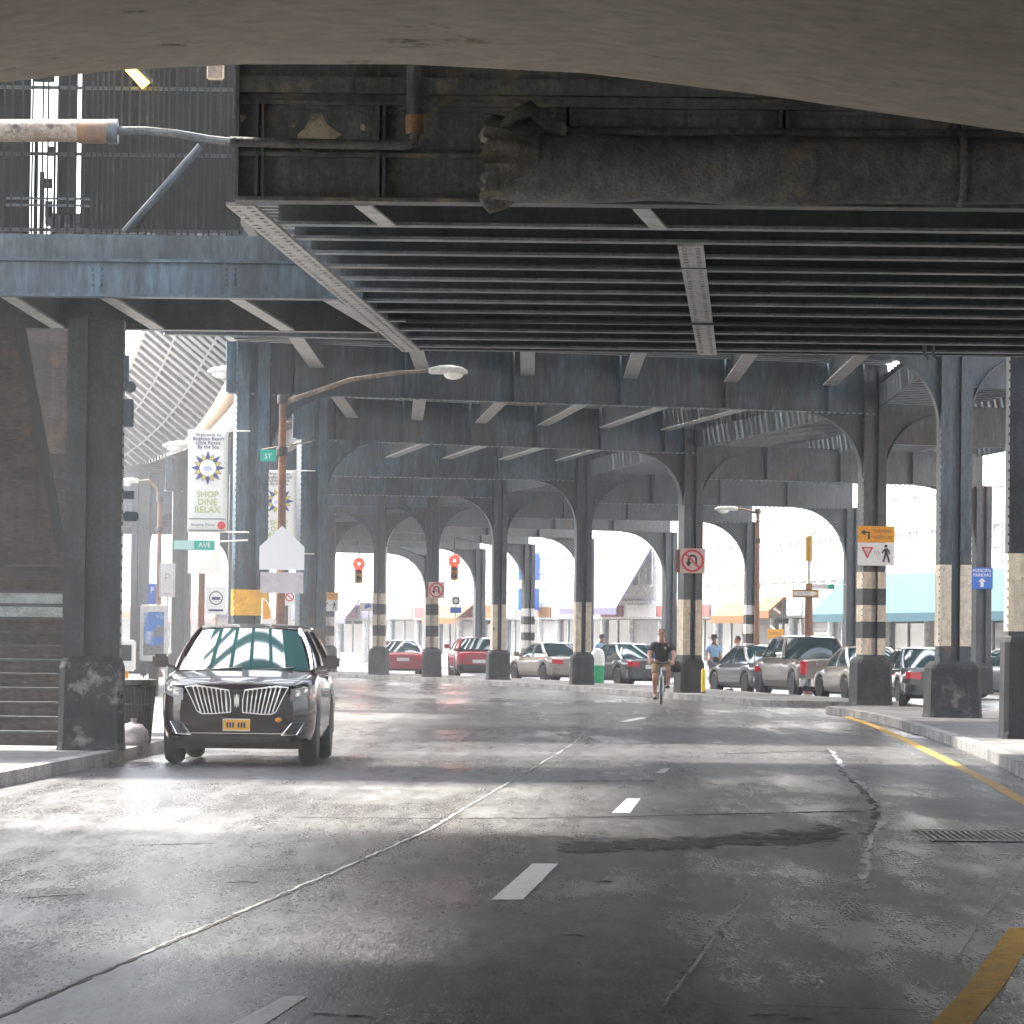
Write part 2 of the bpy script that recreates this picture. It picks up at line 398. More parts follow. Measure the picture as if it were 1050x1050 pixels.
def asphalt(name, wet=1.0):
    m = bpy.data.materials.new(name); m.use_nodes = True
    nt = m.node_tree; N = nt.nodes; Lk = nt.links
    b = N['Principled BSDF']
    tc = N.new('ShaderNodeTexCoord')
    def noise(scale, detail, st=(1, 1, 1), rough=0.6):
        mp = N.new('ShaderNodeMapping'); mp.inputs['Scale'].default_value = st
        Lk.new(tc.outputs['Object'], mp.inputs['Vector'])
        n = N.new('ShaderNodeTexNoise'); n.inputs['Scale'].default_value = scale; n.inputs['Detail'].default_value = detail; n.inputs['Roughness'].default_value = rough
        Lk.new(mp.outputs[0], n.inputs['Vector'])
        return n.outputs['Fac']
    def rng(v, a, b_, c, d):
        r = N.new('ShaderNodeMapRange'); r.inputs[1].default_value = a; r.inputs[2].default_value = b_; r.inputs[3].default_value = c; r.inputs[4].default_value = d
        Lk.new(v, r.inputs[0]); return r.outputs[0]
    def mul(a, c, op='MULTIPLY'):
        n = N.new('ShaderNodeMath'); n.operation = op
        Lk.new(a, n.inputs[0])
        if isinstance(c, float): n.inputs[1].default_value = c
        else: Lk.new(c, n.inputs[1])
        return n.outputs[0]
    big = noise(0.22, 6, (1, 0.35, 1))          # worn patches, longer along the road
    streak = noise(1.4, 5, (1.6, 0.12, 1))      # wheel-track streaks
    grit = noise(38, 4)
    mott = noise(7, 5, (1, 0.13, 1), 0.7)
    agg = noise(46, 3, (1, 0.12, 1), 0.8)
    drip = noise(2.3, 3, (1, 0.35, 1), 0.5)
    val = mul(mul(rng(big, 0.35, 0.65, 0.72, 1.3), rng(streak, 0.3, 0.7, 0.75, 1.25)), rng(grit, 0.3, 0.7, 0.55, 1.45))
    val = mul(val, mul(rng(mott, 0.3, 0.7, 0.6, 1.4), rng(agg, 0.34, 0.66, 0.3, 1.7)))
    val = mul(val, rng(drip, 0.68, 0.74, 1.0, 0.5))
    mx = N.new('ShaderNodeMix'); mx.data_type = 'RGBA'; mx.blend_type = 'MULTIPLY'; mx.inputs['Factor'].default_value = 1
    mx.inputs['A'].default_value = (0.078, 0.077, 0.077, 1)
    Lk.new(val, mx.inputs['B']); Lk.new(mx.outputs['Result'], b.inputs['Base Color'])
    rg = mul(rng(agg, 0.3, 0.7, -0.06, 0.06), mul(rng(big, 0.36, 0.62, 0.14, 0.34), rng(streak, 0.3, 0.7, 0.0, 0.14), 'ADD'), 'ADD')
    Lk.new(rg, b.inputs['Roughness'])
    Lk.new(mul(rng(agg, 0.34, 0.66, 0.22, 0.85), rng(mott, 0.35, 0.65, 0.55, 1.2)), b.inputs['Specular IOR Level'])
    bp = N.new('ShaderNodeBump'); bp.inputs['Strength'].default_value = 0.3; bp.inputs['Distance'].default_value = 0.008
    Lk.new(agg, bp.inputs['Height'])
    b2 = N.new('ShaderNodeBump'); b2.inputs['Strength'].default_value = 0.25; b2.inputs['Distance'].default_value = 0.02
    Lk.new(noise(3.5, 3), b2.inputs['Height']); Lk.new(bp.outputs[0], b2.inputs['Normal'])
    Lk.new(b2.outputs[0], b.inputs['Normal'])
    return m


M['asphalt'] = asphalt('worn_asphalt')


# ------------------------------------------------------------------ plan curves
def curve(pts):
    pts = sorted(pts)
    ys = np.arange(-60, 420, 1.0)
    xs = np.interp(ys, [p[0] for p in pts], [p[1] for p in pts])
    k = np.exp(-0.5 * (np.arange(-9, 10) / 3.5) ** 2); k /= k.sum()
    pad = np.concatenate([xs[0] + (xs[0] - xs[1]) * np.arange(9, 0, -1), xs, xs[-1] + (xs[-1] - xs[-2]) * np.arange(1, 10)])
    xs = np.convolve(pad, k, 'valid')
    return lambda y: float(np.interp(y, ys, xs))


kerbL = curve([(-60, -12), (0, -7.6), (25, -6.2), (44, -5.35), (58, -4.75), (88, -4.35), (118, -4.55), (135, -7.2), (150, -10.0), (163, -12.8), (200, -22.5), (300, -62), (420, -115)])
kerbR = curve([(-60, -6), (0, 0.9), (18, 2.9), (30, 4.3), (45, 5.65), (60, 6.6), (74, 7.1), (88, 7.45), (98, 7.25), (109, 6.4), (118, 4.75), (141, 1.2), (155, -1.6), (165, -4.2), (175, -7.0), (200, -15.5), (300, -52), (420, -100)])
front = curve([(-60, 26), (60, 25), (100, 23.5), (130, 20), (150, 16.8), (170, 13.6), (190, 10), (205, 6.2), (220, 2), (240, -4), (255, -9), (280, -19), (320, -38), (420, -90)])


def strip(mb, fa, fb, y0, y1, z, step=2.0, mi=0, zf=None):
    n = max(1, int((y1 - y0) / step))
    ys = [y0 + (y1 - y0) * i / n for i in range(n + 1)]
    vs = []
    for y in ys:
        vs += [(fa(y), y, z), (fb(y), y, z)]
    mb.add(vs, [(2 * i, 2 * i + 1, 2 * i + 3, 2 * i + 2) for i in range(n)], mi)


def slab(mb, fa, fb, y0, y1, z0, z1, step=2.0, mi=0):
    n = max(1, int((y1 - y0) / step))
    rings = []
    for i in range(n + 1):
        y = y0 + (y1 - y0) * i / n
        a, b = fa(y), fb(y)
        rings.append([(a, y, z0), (b, y, z0), (b, y, z1), (a, y, z1)])
    mb.loft(rings, mi)


# ------------------------------------------------------------------ setting
mb = MB(); mb.add([(-2500, -600, -0.04), (2500, -600, -0.04), (2500, 4000, -0.04), (-2500, 4000, -0.04)], [(0, 1, 2, 3)])
tag(mb.build('ground', M['ground']), kind='structure')
mb = MB(); mb.grid(lambda u, v: (-70 + 130 * u, -50 + 450 * v, 0.0), 26, 90)
tag(mb.build('road', M['asphalt']), kind='structure')

mb = MB(); slab(mb, lambda y: kerbL(y) - 26, lambda y: kerbL(y) - 0.2, -40, 330, -0.03, 0.148)
tag(mb.build('left_pavement', M['pave']), kind='structure')
mb = MB(); slab(mb, lambda y: kerbL(y) - 0.2, kerbL, -40, 330, -0.03, 0.155)
tag(mb.build('left_kerb', M['kerb']), kind='structure')


def nose(f, yn, r, sgn):     # kerb line that rounds off towards the island's nose at yn
    def g(y):
        d = abs(y - yn)
        if d < r: return f(y) + (r - math.sqrt(max(r * r - (r - d) ** 2, 0))) * sgn
        return f(y)
    return g


isl_r = lambda y: kerbR(y) + 3.4
for a, b, yn in ((10, 100.5, 100.5), (107.5, 330, 107.5)):
    fl = nose(kerbR, yn, 1.6, 1); fr = nose(isl_r, yn, 1.6, -1)
    mb = MB(); slab(mb, lambda y: fl(y) + 0.2, lambda y: max(fr(y) - 0.2, fl(y) + 0.25), a, b, -0.03, 0.148, step=0.5)
    tag(mb.build('traffic_island', M['pave']), kind='structure')
    mb = MB(); slab(mb, fl, lambda y: fl(y) + 0.2, a, b, -0.03, 0.155, step=0.5)
    slab(mb, lambda y: max(fr(y) - 0.2, fl(y) + 0.25), lambda y: max(fr(y), fl(y) + 0.4), a, b, -0.03, 0.155, step=0.5)
    tag(mb.build('island_kerb', M['kerb']), kind='structure')
mb = MB(); slab(mb, lambda y: front(y) - 3.6, lambda y: front(y) + 30, -40, 380, -0.03, 0.15)
tag(mb.build('far_pavement', M['pave']), kind='structure')


# markings: pixel outlines of things that lie on the road, put at their real place on the ground
def road_poly(name, pts, m, z=0.004):
    q = [G(*p) for p in pts]
    mb = MB(); mb.add([(p.x, p.y, z) for p in q], [tuple(range(len(q)))])
    return tag(mb.build(name, m), kind='structure')


def road_line(name, pts, w, m, z=0.004, jag=0.0, n=1, wj=0.0):
    q = [G(*p) for p in pts]
    fine = []
    for a, b in zip(q, q[1:]):
        for k in range(n): fine.append(a.lerp(b, k / n))
    fine.append(q[-1])
    vs = []
    for i, p in enumerate(fine):
        a = fine[max(i - 1, 0)]; b = fine[min(i + 1, len(fine) - 1)]
        d = (b - a).normalized(); nn = Vector((-d.y, d.x, 0))
        j = random.uniform(-jag, jag) if 0 < i < len(fine) - 1 else 0
        ww = w * (1 + random.uniform(-wj, wj))
        c = p + nn * j
        vs += [(c.x + nn.x * ww / 2, c.y + nn.y * ww / 2, z), (c.x - nn.x * ww / 2, c.y - nn.y * ww / 2, z)]
    mb = MB(); mb.add(vs, [(2 * i, 2 * i + 1, 2 * i + 3, 2 * i + 2) for i in range(len(fine) - 1)])
    return tag(mb.build(name, m), kind='structure')


road_poly('lane_marking', [(228, 1056), (292, 1022), (316, 1022), (264, 1056)], M['white_paint'])
road_poly('lane_marking', [(504, 923), (546, 886), (573, 886), (536, 923)], M['white_paint'])
road_poly('lane_marking', [(627, 834), (643, 819), (657, 819), (646, 834)], M['white_paint'])
road_poly('lane_marking', [(672, 793), (680, 788), (687, 788), (681, 793)], M['white_paint'])
road_poly('lane_marking', [(635, 740), (655, 736), (664, 736), (645, 740)], M['white_paint'])
road_poly('stop_line', [(922, 753), (946, 755), (952, 758), (926, 756)], M['white_paint'])
road_line('lane_marking', [(955, 1080), (978, 1048), (1010, 1012), (1050, 952)], 0.17, M['yellow_paint'], n=6)
road_line('lane_marking', [(1085, 842), (1050, 822), (1012, 801), (975, 782), (945, 767), (920, 755), (895, 744), (868, 735)], 0.15, M['yellow_paint'], n=5)
road_line('road_seam', [(-20, 1052), (110, 995), (230, 944), (340, 897), (440, 852), (500, 816), (545, 790), (585, 765), (612, 742)], 0.022, M['tar'], n=22, jag=0.010, wj=0.6)
road_line('road_seam', [(-18, 1049), (112, 992.5), (232, 941.5), (342, 894.5), (441, 850.5), (501, 814.5), (546, 788.5), (586, 764), (613, 741)], 0.016, M['pale_crack'], z=0.005, n=22, jag=0.010, wj=0.9)
CR = [(850, 768), (868, 790), (892, 812), (906, 828), (906, 842), (893, 862), (889, 885), (886, 912)]
road_line('road_crack', CR, 0.045, M['pale_crack'], z=0.005, n=16, jag=0.03, wj=0.9)
road_line('road_crack', [(846, 768), (863, 790), (886, 812), (899, 828), (899, 842), (886, 858)], 0.05, M['tar'], n=16, jag=0.05, wj=0.9)
road_line('road_crack', [(899, 842), (880, 846), (872, 838)], 0.04, M['pale_crack'], z=0.005, n=10, jag=0.03, wj=0.9)
road_line('road_crack', [(772, 912), (752, 938), (735, 957), (716, 985), (697, 1010), (679, 1032)], 0.020, M['pale_crack'], z=0.005, n=22, jag=0.014, wj=0.9)
road_line('road_crack', [(770, 912), (750, 938), (733, 957), (714, 985), (695, 1010), (678, 1032)], 0.014, M['tar'], n=22, jag=0.014, wj=0.9)
road_line('road_crack', [(735, 957), (742, 962), (765, 966)], 0.012, M['tar'], n=12, jag=0.012, wj=0.9)
road_line('road_joint', [(300, 838), (430, 839), (560, 839), (700, 836), (880, 832)], 0.14, M['tar'], n=26, jag=0.06, wj=0.8)
road_line('road_joint', [(570, 801), (620, 801), (672, 801)], 0.14, M['tar'], n=12, jag=0.07, wj=0.8)
road_line('road_joint', [(740, 773), (800, 771), (860, 770)], 0.2, M['tar'], n=14, jag=0.1, wj=0.8)
road_line('road_joint', [(680, 1030), (800, 1032), (960, 1037)], 0.022, M['tar'], n=26, jag=0.015, wj=0.8)
road_line('road_joint', [(20, 921), (60, 918), (90, 917)], 0.07, M['tar'], n=10, jag=0.04, wj=0.8)
road_line('road_joint', [(0, 905), (15, 899), (32, 892)], 0.04, M['tar'], n=8, jag=0.02, wj=0.8)
road_line('road_joint', [(140, 867), (170, 866), (218, 865)], 0.08, M['tar'], n=10, jag=0.04, wj=0.8)
road_line('road_seam', [(980, 985), (1010, 940), (1035, 910)], 0.010, M['pale_crack'], z=0.005, n=16, jag=0.006, wj=0.8)
for px, py, ln in ((330, 1041, 26), (365, 1043, 30), (790, 1042, 40), (820, 1046, 24), (480, 760, 40), (250, 905, 30), (620, 905, 16), (590, 520 + 440, 14)):
    road_line('road_crack', [(px - ln / 2, py), (px, py - 1.5), (px + ln / 2, py + .5)], 0.05, M['tar'], n=8, jag=0.03, wj=0.9)
mb = MB()
for k in range(420):          # torn patch of old tar in the middle lane
    u = random.random(); px = 572 + 285 * u + random.uniform(-6, 6)
    g = G(px, 870 - 13 * u + random.gauss(0, 3.0 + 6 * max(0, u - 0.7)))
    r_ = random.choice((random.uniform(0.015, 0.05), random.uniform(.03, .10))); n = 9; a0 = random.random() * 6
    mb.add([(g.x + r_ * random.uniform(.4, 1.4) * math.cos(a0 + 2 * PI * i / n), g.y + 2.6 * r_ * random.uniform(.4, 1.4) * math.sin(a0 + 2 * PI * i / n), 0.002 + k * 0.00001) for i in range(n)], [tuple(range(n))])
tag(mb.build('road_patch', M['tar']), kind='structure')
g0 = G(945, 857); g1 = G(1062, 859)
t = root('drain_grate', ((g0.x + g1.x) / 2, g0.y, 0.002), 0, 'slotted iron drain grate set in the road beside the yellow line', 'drain grate')
w = (g1.x - g0.x) / 2
mb = MB(); mb.box(-w, w, -0.95, 0.95, 0.001, 0.004); mb.build('grate_bed', M['black'], t)
mb = MB()
for y in (-0.95, 0.95): mb.box(-w, w, y - 0.08, y + 0.08, 0.004, 0.009)
for k in range(17):
    x = -w + 2 * w * (k + 0.5) / 17
    mb.beam((x - 0.03, -0.86, 0.0065), (x + 0.03, 0.86, 0.0065), 0.016, 0.005)
mb.build('grate_bars', M['kerb'], t)

# ------------------------------------------------------------------ concrete arch overhead
YB = 24.0
edge = [(-3, 85), (120, 72), (250, 66), (420, 66), (600, 75), (800, 100), (920, 118), (1052, 137)]
epts = [P(px, py, YB) for px, py in edge]
prof = [(p.x, p.z) for p in epts]
k2 = 0.030
left_ext = [(-12.5 + i * 1.2, 0) for i in range(8)]
lp = []
x0, z0 = prof[0]
for i in range(9, 0, -1):
    d = i * 1.15
    lp.append((x0 - d, z0 - 0.045 * d - 0.028 * d * d))
rp = []
x1, z1 = prof[-1]
for i in range(1, 10):
    d = i * 1.15
    rp.append((x1 + d, z1 - 0.13 * d - 0.022 * d * d))
prof = lp + prof + rp
t = root('concrete_bridge', (0, 0, 0), 0, 'stained pale concrete arch bridge passing overhead across the top of the view', 'bridge')
mb = MB()
NY = 12
def soffit(i, y, lip=0.0):
    x, z = prof[i]
    return (x, y, z + lip)
rings = []
ys = [YB, YB - 0.25] + [YB - 0.25 - (YB + 6) * k / NY for k in range(1, NY + 1)]
for y in ys:
    low = [(x, y, z) for x, z in prof]
    rings.append(low + [(prof[-1][0], y, 7.2), (prof[0][0], y, 7.2)])
mb.loft(rings)
mb.build('arch_barrel', M['concrete'], t, smooth=True, angle=30)
mb = MB()
mb.box(prof[0][0], prof[-1][0], YB - 0.1, YB + 0.15, 7.21, 8.3); mb.build('parapet', M['concrete'], t)

# ------------------------------------------------------------------ near railway bridge (A)
HA = 5.6
SK = 0.055     # the bridge's long members drift right with depth
A = root('railway_bridge', (0, 0, 0), 0, 'dark steel railway bridge with rows of cross stringers and a grimy plate girder front', 'bridge')
ya = 40.0
xl = P(243, 200, ya).x
zt = P(300, 60, ya).z + 1.0
mb = MB()
mb.box(xl, 22, ya, ya + 0.05, HA, zt)                                   # web
mb.box(xl, 22, ya - 0.16, ya + 0.2, HA - 0.035, HA - 0.002)              # bottom flange
zm1 = P(300, 108, ya).z; zm2 = P(300, 158, ya).z
mb.box(xl, 22, ya - 0.07, ya - 0.002, zm1, zm1 + 0.035)
mb.box(xl, 22, ya - 0.12, ya - 0.002, P(300, 103, ya).z + 0.06, P(300, 80, ya).z)
mb.box(xl, 22, ya - 0.09, ya - 0.002, zm2 - 0.03, zm2 + 0.01)
mb.box(xl - 0.02, xl + 0.02, ya - 0.17, ya + 0.3, HA - 0.03, zt)
pg = mb.build('plate_girder', M['steel_moss'], A)
for px in (264, 270, 388, 394, 578, 585, 800, 806, 980, 986):
    x = P(px, 150, ya).x
    mb = MB(); mb.box(x - 0.012, x + 0.012, ya - 0.11, ya - 0.003, HA, zm1 - 0.002); mb.build('stiffener', M['steel'], pg)
mb = MB()
for k in range(150):
    x = xl + 0.12 + k * 0.055
    if x > 4.9: break
    for z in (zm2 + 0.05, HA + 0.05, zm1 - 0.05):
        mb.box(x - 0.011, x + 0.011, ya - 0.014, ya - 0.002, z - 0.011, z + 0.011)
tag(mb.build('rivets', M['steel'], pg), kind='stuff')
ys_a = [42.4, 43.9, 45.55, 47.2, 48.8, 50.4, 52.0, 53.6, 55.2, 56.8, 58.4, 60.0]
for i, y in enumerate(ys_a):
    xa = xl + SK * (y - ya) + 0.12
    mb = MB()
    mb.box(xa, 22, y - 0.012, y + 0.012, HA + 0.012, HA + 0.62)
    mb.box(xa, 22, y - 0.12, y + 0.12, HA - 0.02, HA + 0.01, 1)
    mb.build('stringer', [M['steel_dark'], M['flange_dim']], A)
for px0, py0 in ((243, 198), (708, 238)):
    p0 = P(px0, py0, ya if px0 < 300 else 43.9)
    y0 = ya + 0.25 if px0 < 300 else 43.9
    mb = MB()
    xa = lambda y: p0.x + SK * (y - p0.y)
    rings = []
    for y in (y0, 60.6):
        rings.append([(xa(y) - 0.13, y, HA - 0.05), (xa(y) + 0.13, y, HA - 0.05), (xa(y) + 0.13, y, HA - 0.017), (xa(y) - 0.13, y, HA - 0.017)])
    mb.loft(rings)
    for k in range(60):
        y = y0 + 0.15 + k * 0.34
        if y > 60.3: break
        for s in (-0.07, 0.07):
            mb.box(xa(y) + s - 0.022, xa(y) + s + 0.022, y - 0.022, y + 0.022, HA - 0.062, HA - 0.049)
    mb.build('girder_flange', M['flange'], A)
    mb = MB()
    mb.loft([[(xa(y) - 0.015, y, HA + 0.64), (xa(y) + 0.015, y, HA + 0.64), (xa(y) + 0.015, y, HA + 1.3), (xa(y) - 0.015, y, HA + 1.3)] for y in (y0, 60.6)])
    mb.build('long_girder', M['steel'], A)
for px0, px1 in ((372, 398), (657, 676)):
    p0 = P(px0, 200, 40.25); p1 = P(px1, 232, 42.2)
    mb = MB(); mb.beam((p0.x, 40.25, HA - 0.028), (p1.x, 42.25, HA - 0.028), 0.16, 0.02); mb.build('short_flange', M['flange'], A)
mb = MB(); mb.box(xl + 0.1, 22, ya + 0.3, 61.0, HA + 1.31, HA + 1.55); mb.build('deck', M['steel_dark'], A)
mb = MB(); mb.box(-5.4, 22, YB + 0.5, ya + 0.3, 8.0, 8.4); mb.build('shade_slab', M['steel_dark'], A)  # unseen slab added to keep the sun off the near road
mb = MB(); x = -14.0  # unseen bars and ragged pieces added to break the sun into mottled light
while x < -5.8:
    w_ = random.uniform(.12, .55)
    mb.beam((x + w_ / 2 - .9, YB + .4, 8.1), (x + w_ / 2 + .9, ya, 8.1), w_, .2); x += w_ + random.uniform(.15, .75)
for k in range(26):
    x = random.uniform(-13, -6.3); y = random.uniform(YB + 1, ya - 1.5); r_ = random.uniform(.3, .9)
    mb.prism([(r_ * random.uniform(.4, 1.2) * math.cos(2 * PI * q / 9), 1.6 * r_ * random.uniform(.4, 1.2) * math.sin(2 * PI * q / 9)) for q in range(9)], (x, y, 8.27 + .012 * k), (1, 0, 0), (0, 1, 0), (0, 0, 1), .01)
mb.build('tie_or_shade_bars', M['steel_dark'], A)
mb = MB(); xa = xl + SK * 20.5
mb.box(xa, 22, 60.45, 60.5, HA, HA + 1.3); mb.box(xa, 22, 60.36, 60.62, HA - 0.03, HA - 0.002); mb.build('back_girder', M['steel'], A)
for yc, dz, r_ in ((46.4, -.05, .022), (54.4, -.06, .03)):
    mb = MB(); mb.tube([(xl + 1.2 + 2 * q, yc + .03 * (-1) ** q, HA + dz + random.uniform(-.02, .02)) for q in range(10)], r_, 6); mb.build('conduit', M['steel_dark'], A, smooth=True)
for px in (948, 957):
    p_ = P(px, 350, 58.8); mb = MB(); mb.tube([(p_.x, 58.8, HA + .2), (p_.x, 58.8, HA - .12), (p_.x + .05, 58.8, HA - .2)], .025, 6); mb.build('hanging_bracket', M['flange_dim'], A)
# torn cream patches on the front girder
PEEL = mat('peeled_cream_patch', (0.34, 0.29, 0.20), 0.8, col2=(0.12, 0.11, 0.09), scale=6, lo=0.45, hi=0.6)
mb = MB()
for cx, cy, sx, sy in ((325, 138, 26, 26), (246, 121, 8, 6), (300, 128, 5, 4), (372, 130, 4, 6), (312, 148, 30, 8)):
    pts = []
    for k in range(14):
        a = 2 * PI * k / 14; rr = random.uniform(0.55, 1.1)
        p = P(cx + sx * rr * math.cos(a) * 0.9, cy + sy * rr * math.sin(a) * 0.8, ya - 0.006)
        pts.append((p.x, p.z))
    mb = MB(); mb.face(pts, ya - 0.005, 0.002); mb.build('bare_patch', PEEL, pg)

# pipes on the front girder
def pipe(name, label, pts, r, m, n=12, Yd=None):
    mb = MB(); mb.tube(pts, r, n)
    o = mb.build(name, m, smooth=True)
    return tag(o, label, 'pipe')

yp = ya - 0.45
pts = []
for i, px in enumerate(range(505, 1110, 40)):
    p = P(px, 172 + random.uniform(-1, 1) + (px - 505) * 0.008, yp); pts.append(p)
t = root('wrapped_pipe', (0, 0, 0), 0, 'thick grimy lagged pipe with torn end running along the bridge girder', 'pipe')
mb = MB(); rr = P(600, 136, yp).z - P(600, 172, yp).z
mb.tube(pts, [rr * random.uniform(0.92, 1.04) for _ in pts], 16); mb.build('lagging', M['pipe'], t, smooth=True)
mb = MB()
c = P(512, 165, yp)
rings = []
nn = 40
jit = [random.uniform(.82, 1.25) for _ in range(nn)]
for q, (dx, rs, am) in enumerate(((.35, 1.02, .1), (.15, 1.10, .35), (0, 1.2, .7), (-.13, 1.22, 1.0), (-.16, 1.0, 1.0), (.02, .7, .6), (.3, .6, .2))):
    rings.append([(c.x + dx + (random.uniform(-.05, .05) + .12 * (jit[k] - 1)) * am, yp + rr * rs * (1 + (jit[k] - 1) * am) * math.cos(2 * PI * k / nn), c.z + rr * rs * (1 + (jit[k] - 1) * am) * math.sin(2 * PI * k / nn)) for k in range(nn)])
mb.loft(rings)
fl = [(c.x - .02, .28), (c.x + .12, .44), (c.x + .28, .50), (c.x + .42, .40), (c.x + .60, .30)]
mb.loft([[(x_, yp - .10 + .12 * math.cos(2 * PI * k / 12) * random.uniform(.7, 1.2), c.z + h_ - .06 + .09 * math.sin(2 * PI * k / 12) * random.uniform(.7, 1.2)) for k in range(12)] for x_, h_ in fl])
mb.build('torn_end', mat('frayed_lagging', (0.085, 0.078, 0.06), 0.9, col2=(0.034, 0.034, 0.032), scale=5, lo=0.4, hi=0.6, bump=1.0, bscale=22, streak=0.5), t, smooth=True, angle=70)
mb = MB()
for px in (985,):
    p = P(px, 173, yp)
    mb.lathe([(rr * 1.08, -0.03), (rr * 1.1, 0), (rr * 1.08, 0.03)], (p.x, yp, p.z), 18, 'X')
mb.build('strap', M['pipe'], t)
yq = ya - 0.3
pipe('thin_pipe', 'thin mossy pipe running above the thick lagged pipe', [P(px, 137 + (px - 570) * 0.008, yq) for px in range(570, 1110, 60)], 0.07, M['pipe'])
t = root('drop_pipe', (0, 0, 0), 0, 'vertical drain pipe with rusty orange collar on the girder front', 'pipe')
a = P(425, 50, yq); b = P(425, 138, yq)
mb = MB(); mb.tube([a, b], 0.075, 12); mb.build('pipe_body', M['pipe'], t, smooth=True)
mb = MB(); mb.tube([P(425, 118, yq), P(425, 137, yq)], 0.083, 12); mb.build('collar', M['rust_orange'], t, smooth=True)
mb = MB(); mb.tube([P(425, 138, yq), P(424, 146, yq), P(415, 149, yq), P(300, 147, yq), P(236, 145, yq)], 0.045, 10); mb.build('branch', M['pipe'], t, smooth=True)

# ------------------------------------------------------------------ left walkway, railing and wall
yw0, yw1 = 51.7, 57.2
xr = P(372, 305, yw0).x
W_ = root('elevated_walkway', (0, 0, 0), 0, 'blue grey steel walkway beam crossing above the left pavement', 'walkway')
zb = P(150, 302, yw0).z
z1 = P(150, 269, yw0).z; z2 = P(150, 240, yw0).z
mb = MB(); mb.box(-14, xr, yw0, yw0 + 0.06, zb + 0.002, z1); mb.box(-14, xr, yw0 - 0.1, yw0 + 0.2, zb - 0.035, zb)
mb.box(-14, xr, yw0 - 0.06, yw0 + 0.1, z1 + 0.002, z1 + 0.035)
for px in (95, 104, 232, 241):
    for py in (276, 282, 287, 292):
        p = P(px, py, yw0)
        mb.ball((p.x, yw0 - 0.004, p.z), (0.018, 0.014, 0.018), 6)
fb = mb.build('front_beam', M['steel_blue'], W_)
mb = MB(); mb.box(-14, xr, yw0 + 0.12, yw0 + 0.2, z1 + 0.04, z2); mb.build('kick_plate', M['steel'], W_)
mb = MB(); mb.box(-14, xr, yw1, yw1 + 0.06, zb + 0.002, z1); mb.box(-14, xr, yw1 - 0.1, yw1 + 0.2, zb - 0.035, zb); mb.build('back_beam', M['steel_dark'], W_)
for px in (-95, 20, 122, 255, 352):
    a = P(px - 14, 302, yw0); b = P(px + 40, 333, yw1)
    mb = MB(); mb.beam((a.x, yw0 + 0.22, zb - 0.018), (b.x, yw1 - 0.12, zb - 0.018), 0.18, 0.03); mb.build('joist_flange', M['flange'], W_)
    mb = MB(); mb.beam((a.x, yw0 + 0.08, zb + 0.2), (b.x, yw1 - 0.02, zb + 0.2), 0.02, 0.38); mb.build('joist', M['steel_dark'], W_)
mb = MB(); mb.box(-14, xr + 0.1, yw0 + 0.21, yw1 - 0.002, z1 + 0.04, z1 + 0.12); mb.build('deck', M['steel_dark'], W_)

t = root('walkway_railing', (0, yw0 + 0.4, 0), 0, 'tall railing of thin vertical bars standing on the left walkway', 'railing')
yr = yw0 + 0.4
mb = MB()
px = -40.0
while px < 245:
    p = P(px, 200, yr)
    mb.box(p.x - 0.011, p.x + 0.011, -0.011, 0.011, z2 - 0.1, P(px, 40, yr).z)
    px += random.choice((5.5, 6.5, 8, 8, 10.5))
mb.build('picket_panel', M['picket'], t)
mb = MB()
for py in (236, 158, 90):
    z = P(100, py, yr).z; mb.box(-14, P(246, 100, yr).x, 0.015, 0.045, z - 0.02, z + 0.02)
mb.build('rail', M['steel_dark'], t)
mb = MB(); a = P(128, 238, yr - 0.12); b = P(206, 150, yr - 0.12)
mb.tube([(a.x, -0.12, a.z), (b.x, -0.12, b.z)], 0.05, 8); mb.build('brace', M['steel'], t, smooth=True)

ywl = 57.6
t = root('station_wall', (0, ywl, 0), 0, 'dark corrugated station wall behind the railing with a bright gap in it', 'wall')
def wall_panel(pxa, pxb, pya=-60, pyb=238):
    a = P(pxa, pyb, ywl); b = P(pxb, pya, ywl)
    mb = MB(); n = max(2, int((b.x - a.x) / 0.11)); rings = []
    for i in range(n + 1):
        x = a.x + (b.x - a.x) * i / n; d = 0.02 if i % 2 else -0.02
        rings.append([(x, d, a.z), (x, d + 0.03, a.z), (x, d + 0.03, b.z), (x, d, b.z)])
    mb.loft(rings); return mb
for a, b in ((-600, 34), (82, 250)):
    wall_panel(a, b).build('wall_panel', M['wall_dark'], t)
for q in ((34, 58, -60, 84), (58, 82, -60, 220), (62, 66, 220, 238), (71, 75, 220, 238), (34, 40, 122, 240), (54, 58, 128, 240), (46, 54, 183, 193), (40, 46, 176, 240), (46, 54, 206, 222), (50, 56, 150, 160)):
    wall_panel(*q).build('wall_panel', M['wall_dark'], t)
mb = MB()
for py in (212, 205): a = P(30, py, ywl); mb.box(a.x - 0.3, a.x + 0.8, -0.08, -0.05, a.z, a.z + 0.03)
mb.build('wall_batten', M['steel'], t)

